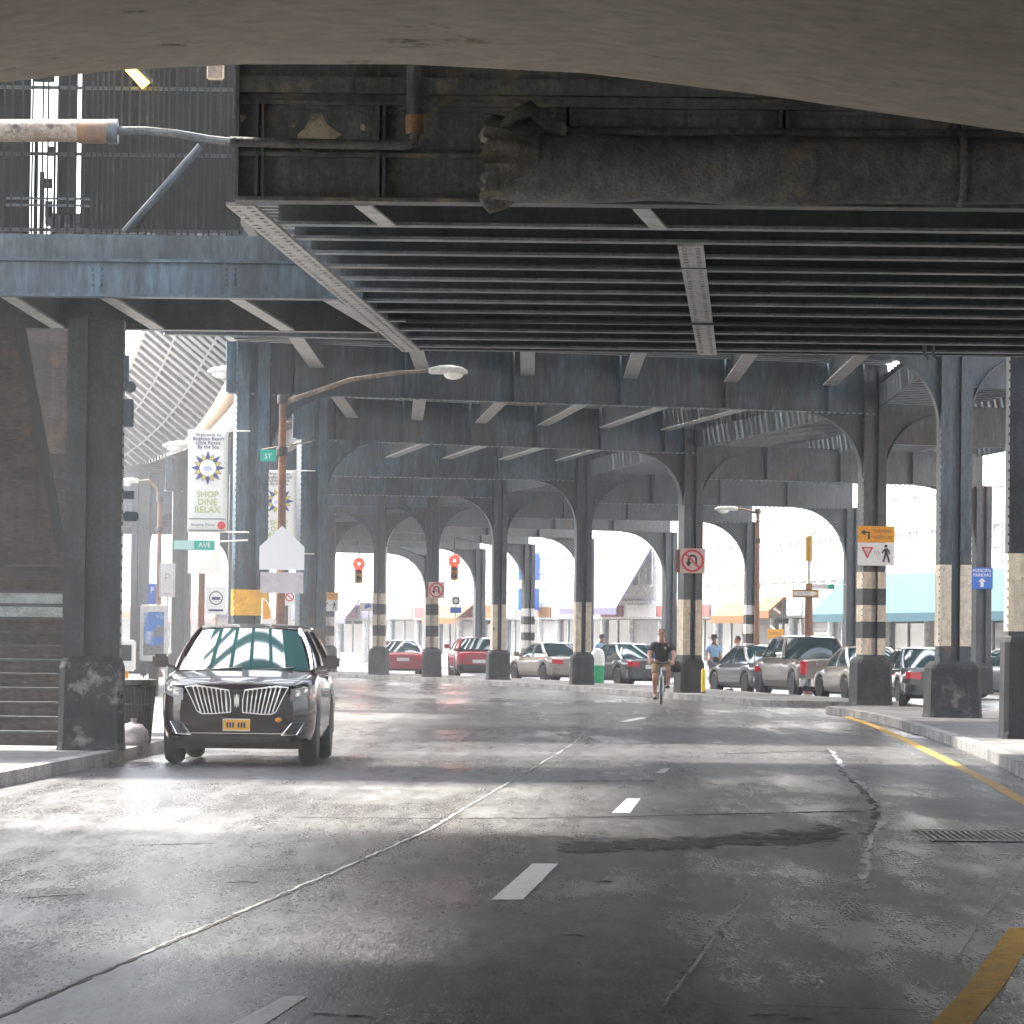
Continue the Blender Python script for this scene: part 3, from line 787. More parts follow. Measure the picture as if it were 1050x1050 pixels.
yp2 = yw0 - 0.3
t = root('pale_pipe', (0, 0, 0), 0, 'pale peeling horizontal pipe with orange rust before the railing', 'pipe')
mb = MB(); mb.tube([P(px, 134, yp2) for px in (-120, 20, 112)], 0.135, 14); mb.build('pipe_body', M['pale_pipe'], t, smooth=True)
mb = MB(); mb.tube([P(80, 135, yp2), P(109, 135, yp2)], 0.142, 14); mb.build('rusty_section', M['rust_orange'], t, smooth=True)
mb = MB(); mb.tube([P(110, 135, yp2), P(121, 135, yp2)], 0.15, 14); mb.build('coupling', M['steel'], t, smooth=True)
mb = MB(); mb.tube([P(121, 134, yp2), P(150, 134, yp2), P(180, 137, yp2), P(215, 143, yp2), P(250, 147, yp2)], 0.05, 8); mb.build('thin_run', M['pipe'], t, smooth=True)
p = P(139, 79, yw0 + 0.1)
t = root('platform_lamp', tuple(p), 0, 'lit yellow platform lamp glowing under the concrete arch', 'lamp')
mb = MB(); mb.prism([(-.14, .10), (-.05, .14), (.16, -.06), (.08, -.13)], (0, 0, 0), (1, 0, 0), (0, 0, 1), (0, 1, 0), 0.1); mb.build('lamp_glass', M['station_lamp'], t)
mb = MB(); mb.prism([(-.17, .12), (-.05, .16), (.19, -.07), (.20, -.02), (-.02, .20), (-.15, .17)], (0, 0.02, 0), (1, 0, 0), (0, 0, 1), (0, 1, 0), 0.16); mb.tube([(0.0, 0.05, 0.17), (0.0, 0.05, 0.9)], 0.02, 6); mb.build('lamp_hood', M['black'], t)
p = P(221, 74, yw0 + 0.1)
t = root('junction_box', tuple(p), 0, 'tan junction box fixed behind the railing bars by the girder end', 'box')
mb = MB(); mb.cbox(-.10, .10, -.06, .06, -.09, .2, 0.015); mb.build('box_body', M['tan'], t)
mb = MB(); mb.box(-.085, .085, -.07, -.062, -.07, .18); mb.tube([(0, 0, .2), (0, 0, .8)], 0.02, 6); mb.build('cover_plate', M['pale_pipe'], t)

# ------------------------------------------------------------------ columns
def column(label, x, y, ang, w, d, ztop, ped=(0.95, 0.85, 1.05), zbase=0.15, stripe=None, rivets=False, braces=(), group='steel columns carrying the elevated railway', mshaft='steel', ped_mat='pedestal'):
    t = root('steel_column', (x, y, 0), ang, label, 'column', group)
    zp = zbase + ped[2]
    fw = w * 0.36
    mb = MB()
    pw, pd = ped[0] / 2, ped[1] / 2
    rings = []
    for s, z in ((1.04, zbase), (1.0, zbase + 0.1), (0.97, zp - 0.14), (0.9, zp - 0.06), (0.78, zp)):
        c = 0.07
        rings.append([(pw * s - c, -pd * s, z), (pw * s, -pd * s + c, z), (pw * s, pd * s - c, z), (pw * s - c, pd * s, z), (-pw * s + c, pd * s, z), (-pw * s, pd * s - c, z), (-pw * s, -pd * s + c, z), (-pw * s + c, -pd * s, z)])
    mb.loft(rings); mb.build('pedestal', M[ped_mat], t)
    mb = MB()
    for sx in (-1, 1):
        x0 = sx * w / 2; x1 = sx * (w / 2 - fw)
        mb.box(min(x0, x1), max(x0, x1), -d / 2, d / 2, zp - 0.02, ztop)
    mb.box(-w / 2 + fw + 0.001, w / 2 - fw - 0.001, -d / 2 + 0.14, d / 2 - 0.14, zp - 0.02, ztop)
    if rivets:
        z = zp + 0.1
        while z < ztop - 0.1:
            for sx in (-1, 1):
                mb.box(sx * w / 2 - 0.018, sx * w / 2 + 0.018, -d / 2 + 0.03, -d / 2 + 0.07, z, z + 0.04)
                if stripe and stripe[1] - .05 < z < stripe[2]: continue_ = 1
                else: mb.box(sx * (w / 2 - fw / 2) - 0.02, sx * (w / 2 - fw / 2) + 0.02, -d / 2 - 0.014, -d / 2 + 0.01, z, z + 0.035)
            z += 0.14
    mb.build('shaft', M[mshaft], t)
    if stripe:
        kind, z0, z1 = stripe[0], stripe[1], stripe[2]
        e = 0.006
        if kind == 'flange':
            mb = MB()
            for sx in (-1, 1):
                x0 = sx * (w / 2 + e); x1 = sx * (w / 2 - fw - e * 0)
                mb.box(min(x0, x1), max(x0, x1), -d / 2 - e, d / 2 + e, z0, z1)
            mb.build('paint_band', M[stripe[3]], t)
        elif kind == 'solid':
            mb = MB(); mb.box(-w / 2 - e, w / 2 + e, -d / 2 - e, d / 2 + e, z0, z1); mb.build('paint_band', M[stripe[3]], t)
        else:
            n = stripe[4]
            for i in range(n):
                a = z0 + (z1 - z0) * i / n; b = z0 + (z1 - z0) * (i + 1) / n - 0.002
                mb = MB()
                for sx in (-1, 1):
                    x0 = sx * (w / 2 + e); x1 = sx * (w / 2 - fw)
                    mb.box(min(x0, x1), max(x0, x1), -d / 2 - e, d / 2 + e, a, b)
                mb.box(-w / 2 + fw + 0.002, w / 2 - fw - 0.002, -d / 2 + 0.13, d / 2 - 0.13, a, b)
                mb.build('paint_band', M[stripe[3] if i % 2 == 0 else 'black_band'], t)
    for sgn, r, zg in braces:
        mb = MB()
        poly = [(0, 0.02)] + [(r - r * math.sin(a), -r + r * math.cos(a)) for a in [PI / 2 * k / 12 for k in range(13)]]
        poly = [(0, 0.02), (r, 0.02)] + [(r - r * math.sin(a), -r + r * math.cos(a)) for a in [PI / 2 * k / 14 for k in range(1, 15)]]
        mb.prism(poly, (sgn * w / 2, 0, zg), (sgn, 0, 0), (0, 0, 1), (0, 1, 0), 0.04)
        arc = [Vector((sgn * (w / 2 + r - r * math.sin(a)), 0, zg - r + r * math.cos(a))) for a in [PI / 2 * k / 14 for k in range(15)]]
        for a, b in zip(arc, arc[1:]):
            nrm = Vector((-(b - a).z, 0, (b - a).x)).normalized()
            mb.beam(a, b, 0.26, 0.03, up=nrm)
        br = mb.build('knee_brace', M[mshaft], t)
    return t


# bents: (R1 px, Z, girder height, L px/None, Z_L, R2 px/None, Z_R2)
bents = [
    (977, 86.5, 7.35, 196, 84.0, 1330, 88),
    (893, 102.5, 6.95, 255, 97.0, 1200, 106),
    (707, 123, 6.85, 318, 117.0, 1006, 127),
    (597, 141, 6.70, 244, 138.5, 873, 144),
    (511, 155, 6.58, 185, 152.0, 770, 158),
    (443, 163, 6.45, 143, 163.0, 686, 169),
    (389, 170, 6.38, 100, 172.0, 601, 178),
    (337, 181, 6.32, 60, 181.0, 541, 187),
    (290, 192, 6.30, 20, 191.0, 491, 197),
    (238, 206, 6.30, -30, 204.0, 440, 211),
]
pos = []
for r1, z1_, h, l, zl, r2, zr in bents:
    pos.append((Vector((PX(l, zl), zl)), Vector((PX(r1, z1_), z1_)), Vector((PX(r2, zr), zr)), h))

lab_r1 = [
    ('riveted steel column with cream flange paint on a rounded dark base, beside the blue arrow sign', ('flange', 1.55, 3.15, 'cream')),
    ('black and cream striped column carrying the large turning vehicles sign', ('bands', 1.32, 3.25, 'cream', 5)),
    ('cream flanged column with no U-turn sign, just behind the cyclist', ('flange', 1.2, 2.75, 'cream')),
    ('cream flanged column beside the green bin, without any sign', ('flange', 1.2, 2.8, 'cream')),
    ('cream flanged column just right of the parked red car', ('flange', 1.2, 2.8, 'cream')),
    ('banded column with no U-turn sign, left of the parked red car', ('bands', 1.25, 3.25, 'cream', 5)),
    ('banded column with an orange patch, under the lit red signal', ('bands', 1.25, 3.3, 'cream', 5)),
    ('banded column with small orange turning sign, close right of the dark car', ('bands', 1.25, 3.2, 'white_band', 5)),
    ('far hazy column mostly hidden by the parked dark car', None),
    ('farthest hazy column hidden past the left row', None),
]
GD = 1.15
SB = 0.62
lab_l = ['dark column standing close by the open kerb, mostly hidden by the girder', 'tall blue grey column with an orange yellow band behind the parked dark car',
         'blue grey column behind the rusty lamp post and second banner', 'column mostly hidden behind the yellow banded column', 'pale blue column behind the blue poster kiosk',
         'slim hazy column left of the blue poster kiosk', 'far left hazy column beside the near stair column', 'far left hazy column seen past the stairs', 'remote left column far beyond the stairs', 'most remote left column in the haze']
lab_r2 = ['far side column out past the island road', 'far side column beyond the sunlit road edge', 'pale far side column carrying the blue arrow sign', 'plain pale far side column behind the striped one',
          'far side column with white and black bands near the pickup truck', 'plain far side column behind the cyclist', 'far side column hidden behind the cream flanged one', 'far side column with white bands beside the champagne car',
          'plain far side column behind the parked red car', 'most distant far side column in the haze']
for i, (Lp, Rp, Qp, h) in enumerate(pos):
    u = (Rp - Lp).normalized(); ang = math.atan2(u.y, u.x)
    u2 = (Qp - Rp).normalized(); ang2 = math.atan2(u2.y, u2.x)
    lb, st = lab_r1[i]
    cl = [0.62, 0.55, 0.56, 0.50, 0.48, 0.46, 0.46, 0.46, 0.46, 0.46][i]
    br = [(-1, 1.45, h), (1, 1.45, h)]
    if i == 0: br = [(-1, 1.5, h), (1, 1.3, h)]
    ped = [(1.02, 0.9, 1.1), (0.86, 0.8, 1.12), (0.72, 0.7, 0.95), (0.72, 0.7, 1.0), (0.78, 0.75, 1.05), (0.74, 0.7, 1.05), (0.74, 0.7, 1.05), (0.7, 0.7, 1.05), (0.7, 0.7, 1.05), (0.7, 0.7, 1.05)][i]
    column(lb, Rp.x, Rp.y, ang * 0.6, cl, 0.5, h + GD - 0.01, ped=ped, stripe=st, rivets=i < 2, braces=br)
    if i != 0:
        cl = 0.72 if i < 3 else 0.66
        st = ('solid', 2.05, 2.62, 'yellow_band') if i == 1 else None
        column(lab_l[i], Lp.x, Lp.y, ang * 0.5, cl, 0.6, h + GD - 0.01, ped=(0.9, 0.8, 0.9), stripe=st, rivets=i < 3, braces=[(1, 1.6, h)], mshaft='steel_blue' if i in (1, 2) else 'steel')
    if i >= 2:
        st = ('bands', 1.2, 2.9, 'white_band', 5) if i in (4, 7) else None
        column(lab_r2[i], Qp.x, Qp.y, ang2 * 0.5, 0.46, 0.45, h - 0.68, ped=(0.6, 0.6, 0.9), stripe=st, braces=[(-1, 1.7, h - 0.7)], group='pale far side columns of the elevated railway')
# two near columns under bridge A
a = G(92, 770, 0.15)
NEARL = column('massive dark riveted column on a broken base at the left kerb by the stairs', a.x - 0.04, 55.2, 0.05, 0.70, 0.6, 5.55, ped=(0.82, 0.75, 1.18), rivets=True, mshaft='steel_dark', ped_mat='pedestal_broken', group='near columns under the bridge')
a = G(1052, 758, 0.15)
NEARR = column('large column at the right edge of the view with cream paint above its tall black base', a.x + 0.08, 67.8, 0.0, 0.66, 0.6, HA + 1.2, ped=(0.80, 0.8, 1.62), stripe=('flange', 1.8, 3.0, 'cream'), rivets=True, group='near columns under the bridge', mshaft='steel_dark')
# fittings on the near left column
mb = MB(); mb.lathe([(0.055, 0), (0.075, 0.0), (0.075, 0.03), (0.055, 0.03)], (0.44, -0.3, 3.95 + 0.75), 14, 'Y'); mb.box(0.36, 0.42, -0.3, -0.2, 4.75, 5.1); mb.build('cable_ring', M['steel_blue'], NEARL)
mb = MB(); mb.cbox(0.36, 0.48, -0.3, -0.1, 4.2, 4.55, 0.01); mb.cbox(0.37, 0.56, -0.32, -0.12, 3.02, 3.14, 0.02); mb.box(0.36, 0.5, -0.25, -0.15, 3.3, 3.4); mb.build('conduit_box', M['steel_blue'], NEARL)

# ------------------------------------------------------------------ elevated railway superstructure
EL = root('elevated_railway', (0, 0, 0), 0, 'long curving elevated railway deck on riveted cross girders over the street', 'viaduct')
for i, (Lp, Rp, Qp, h) in enumerate(pos):
    def ibeam(a, b, z0, z1_, m, name, stiff=(), flange=0.36, riv=False, mf=None):
        a3 = Vector((a.x, a.y, 0)); b3 = Vector((b.x, b.y, 0)); d = (b3 - a3).normalized(); n = Vector((-d.y, d.x, 0)); Ln = (b3 - a3).length
        mb = MB()
        mb.prism([(0, z0 + 0.03), (Ln, z0 + 0.03), (Ln, z1_), (0, z1_)], a3, d, (0, 0, 1), n, 0.03)
        mb.prism([(0, z0), (Ln, z0), (Ln, z0 + 0.028), (0, z0 + 0.028)], a3, d, (0, 0, 1), n, flange)
        for s in stiff:
            mb.prism([(s * Ln - 0.03, z0 + 0.03), (s * Ln + 0.03, z0 + 0.03), (s * Ln + 0.03, z1_), (s * Ln - 0.03, z1_)], a3 - n * 0.085, d, (0, 0, 1), n, 0.14)
        if riv:
            k = int(Ln / 0.16)
            for q in range(k):
                c = a3 + d * (q + 0.5) * Ln / k - n * (flange / 2 - 0.02)
                mb.box(c.x - 0.034, c.x + 0.034, c.y - 0.06, c.y + 0.03, z0 - 0.028, z0 + 0.001, 1)
        return mb.build(name, [m, mf or M['flange']], EL)
    e1 = (Lp - Rp).normalized()
    fr = [0.1, 0.265, 0.43, 0.595, 0.76, 0.925]
    ibeam(Lp + e1 * 0.6, Rp, h, h + GD, M['steel_blue'] if i > 0 else M['steel'], 'cross_girder', stiff=fr, riv=i in (1, 2, 3, 4))
    ibeam(Rp, Qp, h - 0.7, h + 0.25, M['steel'], 'cross_girder', stiff=(0.25, 0.5, 0.75), flange=0.3, riv=i in (2, 3, 4))
    if i + 1 < len(pos):
        L2, R2_, Q2, h2 = pos[i + 1]
        for f in fr:
            a = Lp.lerp(Rp, f); b = L2.lerp(R2_, f)
            a3 = Vector((a.x, a.y, h + SB)); b3 = Vector((b.x, b.y, h2 + SB))
            d = (b3 - a3).normalized(); a3 += d * 0.2; b3 -= d * 0.2
            mb = MB(); mb.beam(a3 + Vector((0, 0, 0.3)), b3 + Vector((0, 0, 0.3)), 0.025, 0.57)
            mb.beam(a3, b3, 0.32, 0.028, 1)
            mb.build('stringer', [M['steel_dark'], M['flange']], EL)
        for f in (0.02, 0.5, 0.98):
            a = Rp.lerp(Qp, f); b = R2_.lerp(Q2, f)
            mb = MB(); mb.beam((a.x, a.y + 0.2, h + 0.4), (b.x, b.y - 0.2, h2 + 0.4), 0.06, 0.5)
            mb.build('edge_stringer', M['steel'], EL)
        mb = MB(); nt_ = int((R2_ - Rp).length / 0.62)
        for q in range(nt_):
            f = (q + .5) / nt_
            a = Rp.lerp(R2_, f); b = Qp.lerp(Q2, f); hh = h + (h2 - h) * f
            mb.beam((a.x + .3, a.y, hh + .8), (b.x + .4, b.y, hh + .8), .27, .24)
        mb.build('tie_or_shade_bars', M['steel_dark'], EL)
        # open tie deck of the span
        mb = MB()
        e = 0.5
        l0 = Lp + (Lp - Rp).normalized() * e; l1 = L2 + (L2 - R2_).normalized() * e
        r0 = Rp + (Rp - Lp).normalized() * e; r1 = R2_ + (R2_ - L2).normalized() * e
        nt_ = int((R2_ - Rp).length / 0.58)
        for q in range(nt_):
            f = (q + .5 + random.uniform(-.12, .12)) / nt_
            a = l0.lerp(l1, f); b = r0.lerp(r1, f); hh = h + (h2 - h) * f + SB + .66
            mb.beam((a.x, a.y, hh), (b.x, b.y, hh), random.uniform(.32, .40), .12)
        mb.build('tie_or_shade_bars', M['steel_dark'], EL)
mb = MB()
for x in (-6.4, -5.1, -3.9, -2.7, -1.2, .6, 2.4, 4.2, 6.0, 7.8, 9.4): mb.beam((x, 61.2, 7.2), (x + .3, 72, 7.5), .2, .3)
for x in (-5.0, -4.3, -3.6, -2.9, -2.3): mb.beam((x, 57.7, 7.2), (x, 61.2, 7.2), .13, .2)
for y in (58.0, 58.45, 58.8, 59.3, 59.7, 60.2, 60.6, 61.0): mb.beam((-5.4, y, 7.35), (-1.95, y + random.uniform(-.2, .25), 7.35), random.uniform(.08, .2), .1)
y = 61.6
while y < 71.8:
    mb.beam((-6.6, y, 7.42), (9.6, y + random.uniform(.1, .6), 7.45), random.uniform(.15, .35), .16); y += random.uniform(.5, 1.15)
mb.build('open_lattice', M['steel_dark'], EL)  # unseen lattice shaped to reflect in the windshield and dapple the sunlight
# lead-in span between the near bridge and the first bent (seen only as stringer ends)
Lp, Rp, Qp, h = pos[0]
mb = MB()
mb.add([(Lp.x - 0.4, 72, h + SB + 0.62), (9.6, 72, h + SB + 0.62), (Rp.x + 0.4, Rp.y, h + SB + 0.62), (Lp.x - 0.4, Lp.y, h + SB + 0.62),
        (Lp.x - 0.4, 72, h + SB + 0.95), (9.6, 72, h + SB + 0.95), (Rp.x + 0.4, Rp.y, h + SB + 0.95), (Lp.x - 0.4, Lp.y, h + SB + 0.95)],
       [(3, 2, 1, 0), (4, 5, 6, 7), (0, 1, 5, 4), (1, 2, 6, 5), (2, 3, 7, 6), (3, 0, 4, 7)])
mb.build('deck', M['steel_dark'], EL)

# ------------------------------------------------------------------ curved canopy on the left
inner = [(275, 322, 86), (264, 348, 93), (252, 372, 99), (238, 391, 106), (224, 413, 113), (208, 433, 122), (190, 451, 134), (168, 468, 148), (145, 482, 164), (118, 494, 182), (95, 502, 200)]
CAN = root('station_canopy', (0, 0, 0), 0, 'curving ribbed grey platform canopy seen from below over the left pavement', 'canopy')
ip = [P(a_, b_, c_ * 1.15) for a_, b_, c_ in inner]
fine = []
for a, b in zip(ip, ip[1:]):
    n = 4
    for k in range(n): fine.append(a.lerp(b, k / n))
fine.append(ip[-1])
def outer(p, i):
    a = fine[max(i - 1, 0)]; b = fine[min(i + 1, len(fine) - 1)]
    d = (b - a).normalized(); n = Vector((-d.y, d.x, 0)).normalized()
    return p + n * 1.75 + Vector((-0.5, -0.4, 1.85))
op = [outer(p, i) for i, p in enumerate(fine)]
mb = MB()
lift = Vector((0, 0, 0.12))
mb.add([v for p, q in zip(fine, op) for v in (p + lift, q + lift)], [(2 * i, 2 * i + 1, 2 * i + 3, 2 * i + 2) for i in range(len(fine) - 1)])
mb.build('roof_sheet', M['canopy'], CAN)
for i in range(0, len(fine), 1):
    mb = MB(); mb.beam(fine[i], op[i], 0.5, 0.25); mb.build('rib', M['canopy_rib'], CAN)
mb = MB()
mb.tube([p + Vector((0, 0, -0.02)) for p in op], 0.1, 6); mb.build('outer_rail', M['canopy_rib'], CAN)
mb = MB()
mb.tube([p + Vector((0.05, 0, -0.16)) for p in fine[0:29]], [0.40 - 0.01 * i for i in range(29)], 12); mb.build('fascia', M['tan'], CAN, smooth=True)
mb = MB()
for f in (0.35, 0.7):
    mb.tube([p.lerp(q, f) + Vector((0, 0, -0.1)) for p, q in zip(fine, op)], 0.035, 6)
mb.build('purlin', M['canopy_rib'], CAN)

# ------------------------------------------------------------------ station stairs on the left
t = root('station_staircase', (0, 0, 0), 0, 'brown clad station staircase rising beside the dark left column', 'staircase')
ys0 = 57.0
mb = MB()
n = 22
treads = []
for i in range(n):
    y = ys0 + i * 0.30; z = 0.15 + (i + 1) * 0.185
    xr_ = P(74, 700, ys0).x - 0.035 * i
    if i not in (9, 10): mb.box(xr_ - 3.2, xr_, y, y + 0.03, z - 0.185, z - 0.03)
mb.build('riser', M['brown'], t)
for i in (9, 10):
    y = ys0 + i * 0.30; z = 0.15 + (i + 1) * 0.185; xr_ = P(74, 700, ys0).x - 0.035 * i
    mb = MB(); mb.box(xr_ - 3.2, xr_ - .1, y, y + 0.03, z - 0.175, z - 0.035); mb.build('pale_riser', M['tread_pale'], t)
for i in range(n):
    y = ys0 + i * 0.30; z = 0.15 + (i + 1) * 0.185
    xr_ = P(74, 700, ys0).x - 0.035 * i
    mb = MB(); mb.box(xr_ - 3.2, xr_, y - 0.03, y + 0.30, z - 0.028, z); mb.build('tread', M['tread'], t)
mb = MB()
a = P(72, 560, ys0 - 0.3); b = P(22, 330, ys0 + 7)
xr_ = P(74, 700, ys0).x
mb.beam((xr_ + 0.06, ys0 - 0.1, 0.45), (xr_ - 0.72, ys0 + 6.6, 4.65), 0.09, 0.4); mb.build('stringer_board', M['steel_dark'], t)
mb = MB()
mb.beam((xr_ + 0.06, ys0 - 0.1, 1.35), (xr_ - 0.72, ys0 + 6.6, 5.5), 0.05, 0.06); mb.build('handrail', M['steel'], t)
# sloping underside of the upper flight / hood
mb = MB()
q = [P(-60, 335, 56.6), P(14, 335, 56.6), P(58, 565, 56.6), P(-60, 600, 56.6)]
mb.face([(v.x, v.z) for v in q], 56.65, 0.06); mb.build('hood_panel', M['brown'], t)
mb = MB()
for k in range(9):
    f = (k + 0.5) / 9
    z_ = q[0].z + (q[3].z - q[0].z) * f; xe = q[1].x + (q[2].x - q[1].x) * f
    mb.box(q[0].x, xe - 0.08, 56.60, 56.618, z_ - 0.012, z_ + 0.012)
mb.build('hood_batten', M['brown'], t)
mb = MB(); mb.beam((P(20, 335, 56.5).x, 56.55, P(20, 335, 56.5).z), (P(64, 566, 56.5).x, 56.55, P(64, 566, 56.5).z), 0.14, 0.10, up=(0, 1, 0)); mb.build('hood_edge', M['black'], t)
mb = MB(); mb.box(-12, P(70, 600, 60).x, 66, 66.1, 0.15, 7.3); mb.build('back_wall', M['brown'], t)

# ------------------------------------------------------------------ vehicles
def interp(y, pts):
    return float(np.interp(y, [p[0] for p in pts], [p[1] for p in pts]))


def car(name, label, loc, rz, paint, L=4.7, W=1.82, H=1.45, kind='sedan', group=None, plate='plate_w', cat='car', front_detail=False):
    t = root(name, loc, rz, label, cat, group)
    hl = L / 2; hw = W / 2
    yf, yrx = -hl + 0.92, hl - 0.98      # axles
    wr_ = 0.33 if kind == 'sedan' else 0.37
    if kind == 'sedan':
        zt_ = [(-hl, 0.62), (-hl + .12, .70), (-hl + .5, .80), (-hl + 1.35, .92), (hl - 1.2, .95), (hl - .75, .96), (hl - .08, .93), (hl, .86)]
        gh = dict(y1=-hl + 1.25, r1=-hl + 2.05, r2=hl - 1.75, y2=hl - .72, zb=.92)
    elif kind == 'suv':
        zt_ = [(-hl, .90), (-hl + .10, .985), (-hl + .45, 1.06), (-hl + 1.25, 1.17), (0, 1.12), (hl - .6, 1.10), (hl - .1, 1.06), (hl, 1.0)]
        gh = dict(y1=-hl + 1.18, r1=-hl + 2.05, r2=hl - .75, y2=hl - .22, zb=1.16)
    elif kind == 'pickup':
        zt_ = [(-hl, .85), (-hl + .12, 1.0), (-hl + 1.3, 1.12), (hl - 2.0, 1.14), (hl - 1.98, 1.10), (hl - .05, 1.10), (hl, 1.06)]
        gh = dict(y1=-hl + 1.25, r1=-hl + 1.9, r2=hl - 2.35, y2=hl - 2.02, zb=1.12)
    else:
        zt_ = [(-hl, .85), (-hl + .12, 1.0), (-hl + .7, 1.1), (0, 1.12), (hl - .1, 1.12), (hl, 1.0)]
        gh = dict(y1=-hl + .75, r1=-hl + 1.5, r2=hl - .25, y2=hl - .05, zb=1.1)
    n = 84
    ys = sorted(set([-hl + L * i / n for i in range(n + 1)]))
    aw = 0.27
    def wid(y):
        e = (-y - (hl - .55)) / .55 if y < 0 else (y - (hl - .4)) / .4
        e = max(0.0, e)
        return hw * (1 - (aw if y < 0 else .14) * e ** 2.3)
    def zbot(y):
        z = 0.24 + (0.0 if kind == 'sedan' else 0.03)
        z += 0.06 * max(0, (abs(y) - (hl - .5)) / .5)
        for ya_ in (yf, yrx):
            d = abs(y - ya_); rad = wr_ + 0.07
            if d < rad: z = max(z, wr_ - 0.02 + math.sqrt(rad * rad - d * d))
        return z
    rings = []
    for y in ys:
        w = wid(y); zb = min(zbot(y), interp(y, zt_) - 0.12); zt2 = interp(y, zt_); hgt = zt2 - zb
        cr = 0.035
        half = [(0, zb), (w * .82, zb), (w * .93, zb + .03), (w * .985, zb + hgt * .22), (w, zb + hgt * .52), (w * .985, zb + hgt * .74), (w * .965, zb + hgt * .90), (w * .90, zt2 - 0.012), (w * .80, zt2), (w * .45, zt2 + cr * .8), (0, zt2 + cr)]
        rings.append([(x, y, z) for x, z in half] + [(-x, y, z) for x, z in half[-2:0:-1]])
    mb = MB(); mb.loft(rings)
    body = mb.build('body', paint, t, smooth=True, angle=38)
    # greenhouse
    zb, zr = gh['zb'] + 0.01, H
    wb, wt = hw * .885, hw * .66
    if kind in ('van', 'pickup'): wb, wt = hw * .92, hw * .76
    def bow(x, w, k): return k * (1 - (x / w) ** 2)
    mb = MB()
    mb.grid(lambda u, v: ((2 * u - 1) * (wb + (wt - wb) * v) * .97, gh['y1'] + (gh['r1'] - gh['y1']) * v - bow(2 * u - 1, 1, .16 - .07 * v), zb + (zr - zb) * v - 0.03 * v * (2 * u - 1) ** 2), 12, 6)
    mb.build('windshield', M['glass'], t, smooth=True)
    mb = MB()
    mb.grid(lambda u, v: ((2 * u - 1) * (wb + (wt - wb) * v) * .95, gh['y2'] + (gh['r2'] - gh['y2']) * v + bow(2 * u - 1, 1, .10 - .04 * v), zb + (zr - zb) * v - 0.03 * v * (2 * u - 1) ** 2), 10, 5)
    mb.build('rear_window', M['glass'], t, smooth=True)
    for sx in (-1, 1):
        mb = MB()
        def sidefn(u, v, sx=sx):
            y = (gh['y1'] + (gh['y2'] - gh['y1']) * u) * (1 - v) + (gh['r1'] + (gh['r2'] - gh['r1']) * u) * v
            x = wb + (wt - wb) * v + .035 * math.sin(PI * v)
            return (sx * x, y, zb + (zr - 0.03 - zb) * v)
        mb.grid(sidefn, 10, 5)
        mb.build('side_window', M['glass'], t, smooth=True)
    mb = MB()
    def rooffn(u, v):
        y = gh['r1'] + (gh['r2'] - gh['r1']) * v
        s = 2 * u - 1
        y += -bow(s, 1, .10) * (1 - v) + bow(s, 1, .07) * v
        return (s * (wt + 0.012), y, zr - 0.025 * s * s + 0.045 * math.sin(PI * v) + 0.006)
    mb.grid(rooffn, 12, 8)
    roofm = mb
    for sx in (-1, 1):
        def sp(u, v, e=0.008):
            y = (gh['y1'] + (gh['y2'] - gh['y1']) * u) * (1 - v) + (gh['r1'] + (gh['r2'] - gh['r1']) * u) * v
            x = wb + (wt - wb) * v + .035 * math.sin(PI * v) + e
            return Vector((sx * x, y, zb + (zr - 0.03 - zb) * v))
        us = (0, .47, 1) if kind != 'van' else (0, .3, .6, 1)
        for u in us:
            roofm.tube([sp(u, k / 5) for k in range(6)], 0.032 if u in (0, .47) else .05, 6)
        roofm.tube([sp(k / 8, 1) for k in range(9)], 0.035, 6)
        roofm.tube([sp(k / 8, 0) for k in range(9)], 0.02, 6)
    roofm.build('roof', paint, t, smooth=True)
    # wheels
    first = None
    for sx in (-1, 1):
        for ya_ in (yf, yrx):
            mb = MB(); tw = 0.115
            mb.lathe([(wr_ * .62, -tw), (wr_ * .9, -tw), (wr_ * .985, -tw * .7), (wr_, -tw * .3), (wr_, tw * .3), (wr_ * .985, tw * .7), (wr_ * .9, tw), (wr_ * .62, tw)], (0, 0, 0), 24, 'X')
            wo = mb.build('wheel', M['rubber'], t, smooth=True)
            wo.location = (sx * (hw - .125), ya_, wr_)
            mb = MB()
            mb.lathe([(wr_ * .66, sx * tw * .75), (wr_ * .62, sx * tw * .8), (wr_ * .58, sx * tw * .45), (wr_ * .2, sx * tw * .55), (0.01, sx * tw * .7)], (0, 0, 0), 20, 'X')
            for k in range(5):
                a = 2 * PI * k / 5
                mb.beam((sx * tw * .72, 0.05 * math.cos(a), 0.05 * math.sin(a)), (sx * tw * .78, wr_ * .62 * math.cos(a), wr_ * .62 * math.sin(a)), 0.05, 0.02, up=(1, 0, 0))
            mb.build('rim', M['rim'], wo, smooth=True)
    mb = MB(); mb.box(-hw * .8, hw * .8, -hl + .3, hl - .3, 0.2, 0.5); mb.box(-hw * .72, hw * .72, yf - .42, yf + .42, .45, .8); mb.box(-hw * .72, hw * .72, yrx - .42, yrx + .42, .45, .8); mb.build('underbody', M['black'], t)
    # front/rear surface helper
    def ysurf(x, end):
        x = abs(x)
        lo, hi = (hl - .6, hl)
        if wid(-hl if end < 0 else hl) >= x: return end * hl
        for _ in range(30):
            m_ = (lo + hi) / 2
            if wid(end * m_) > x: lo = m_
            else: hi = m_
        return end * lo
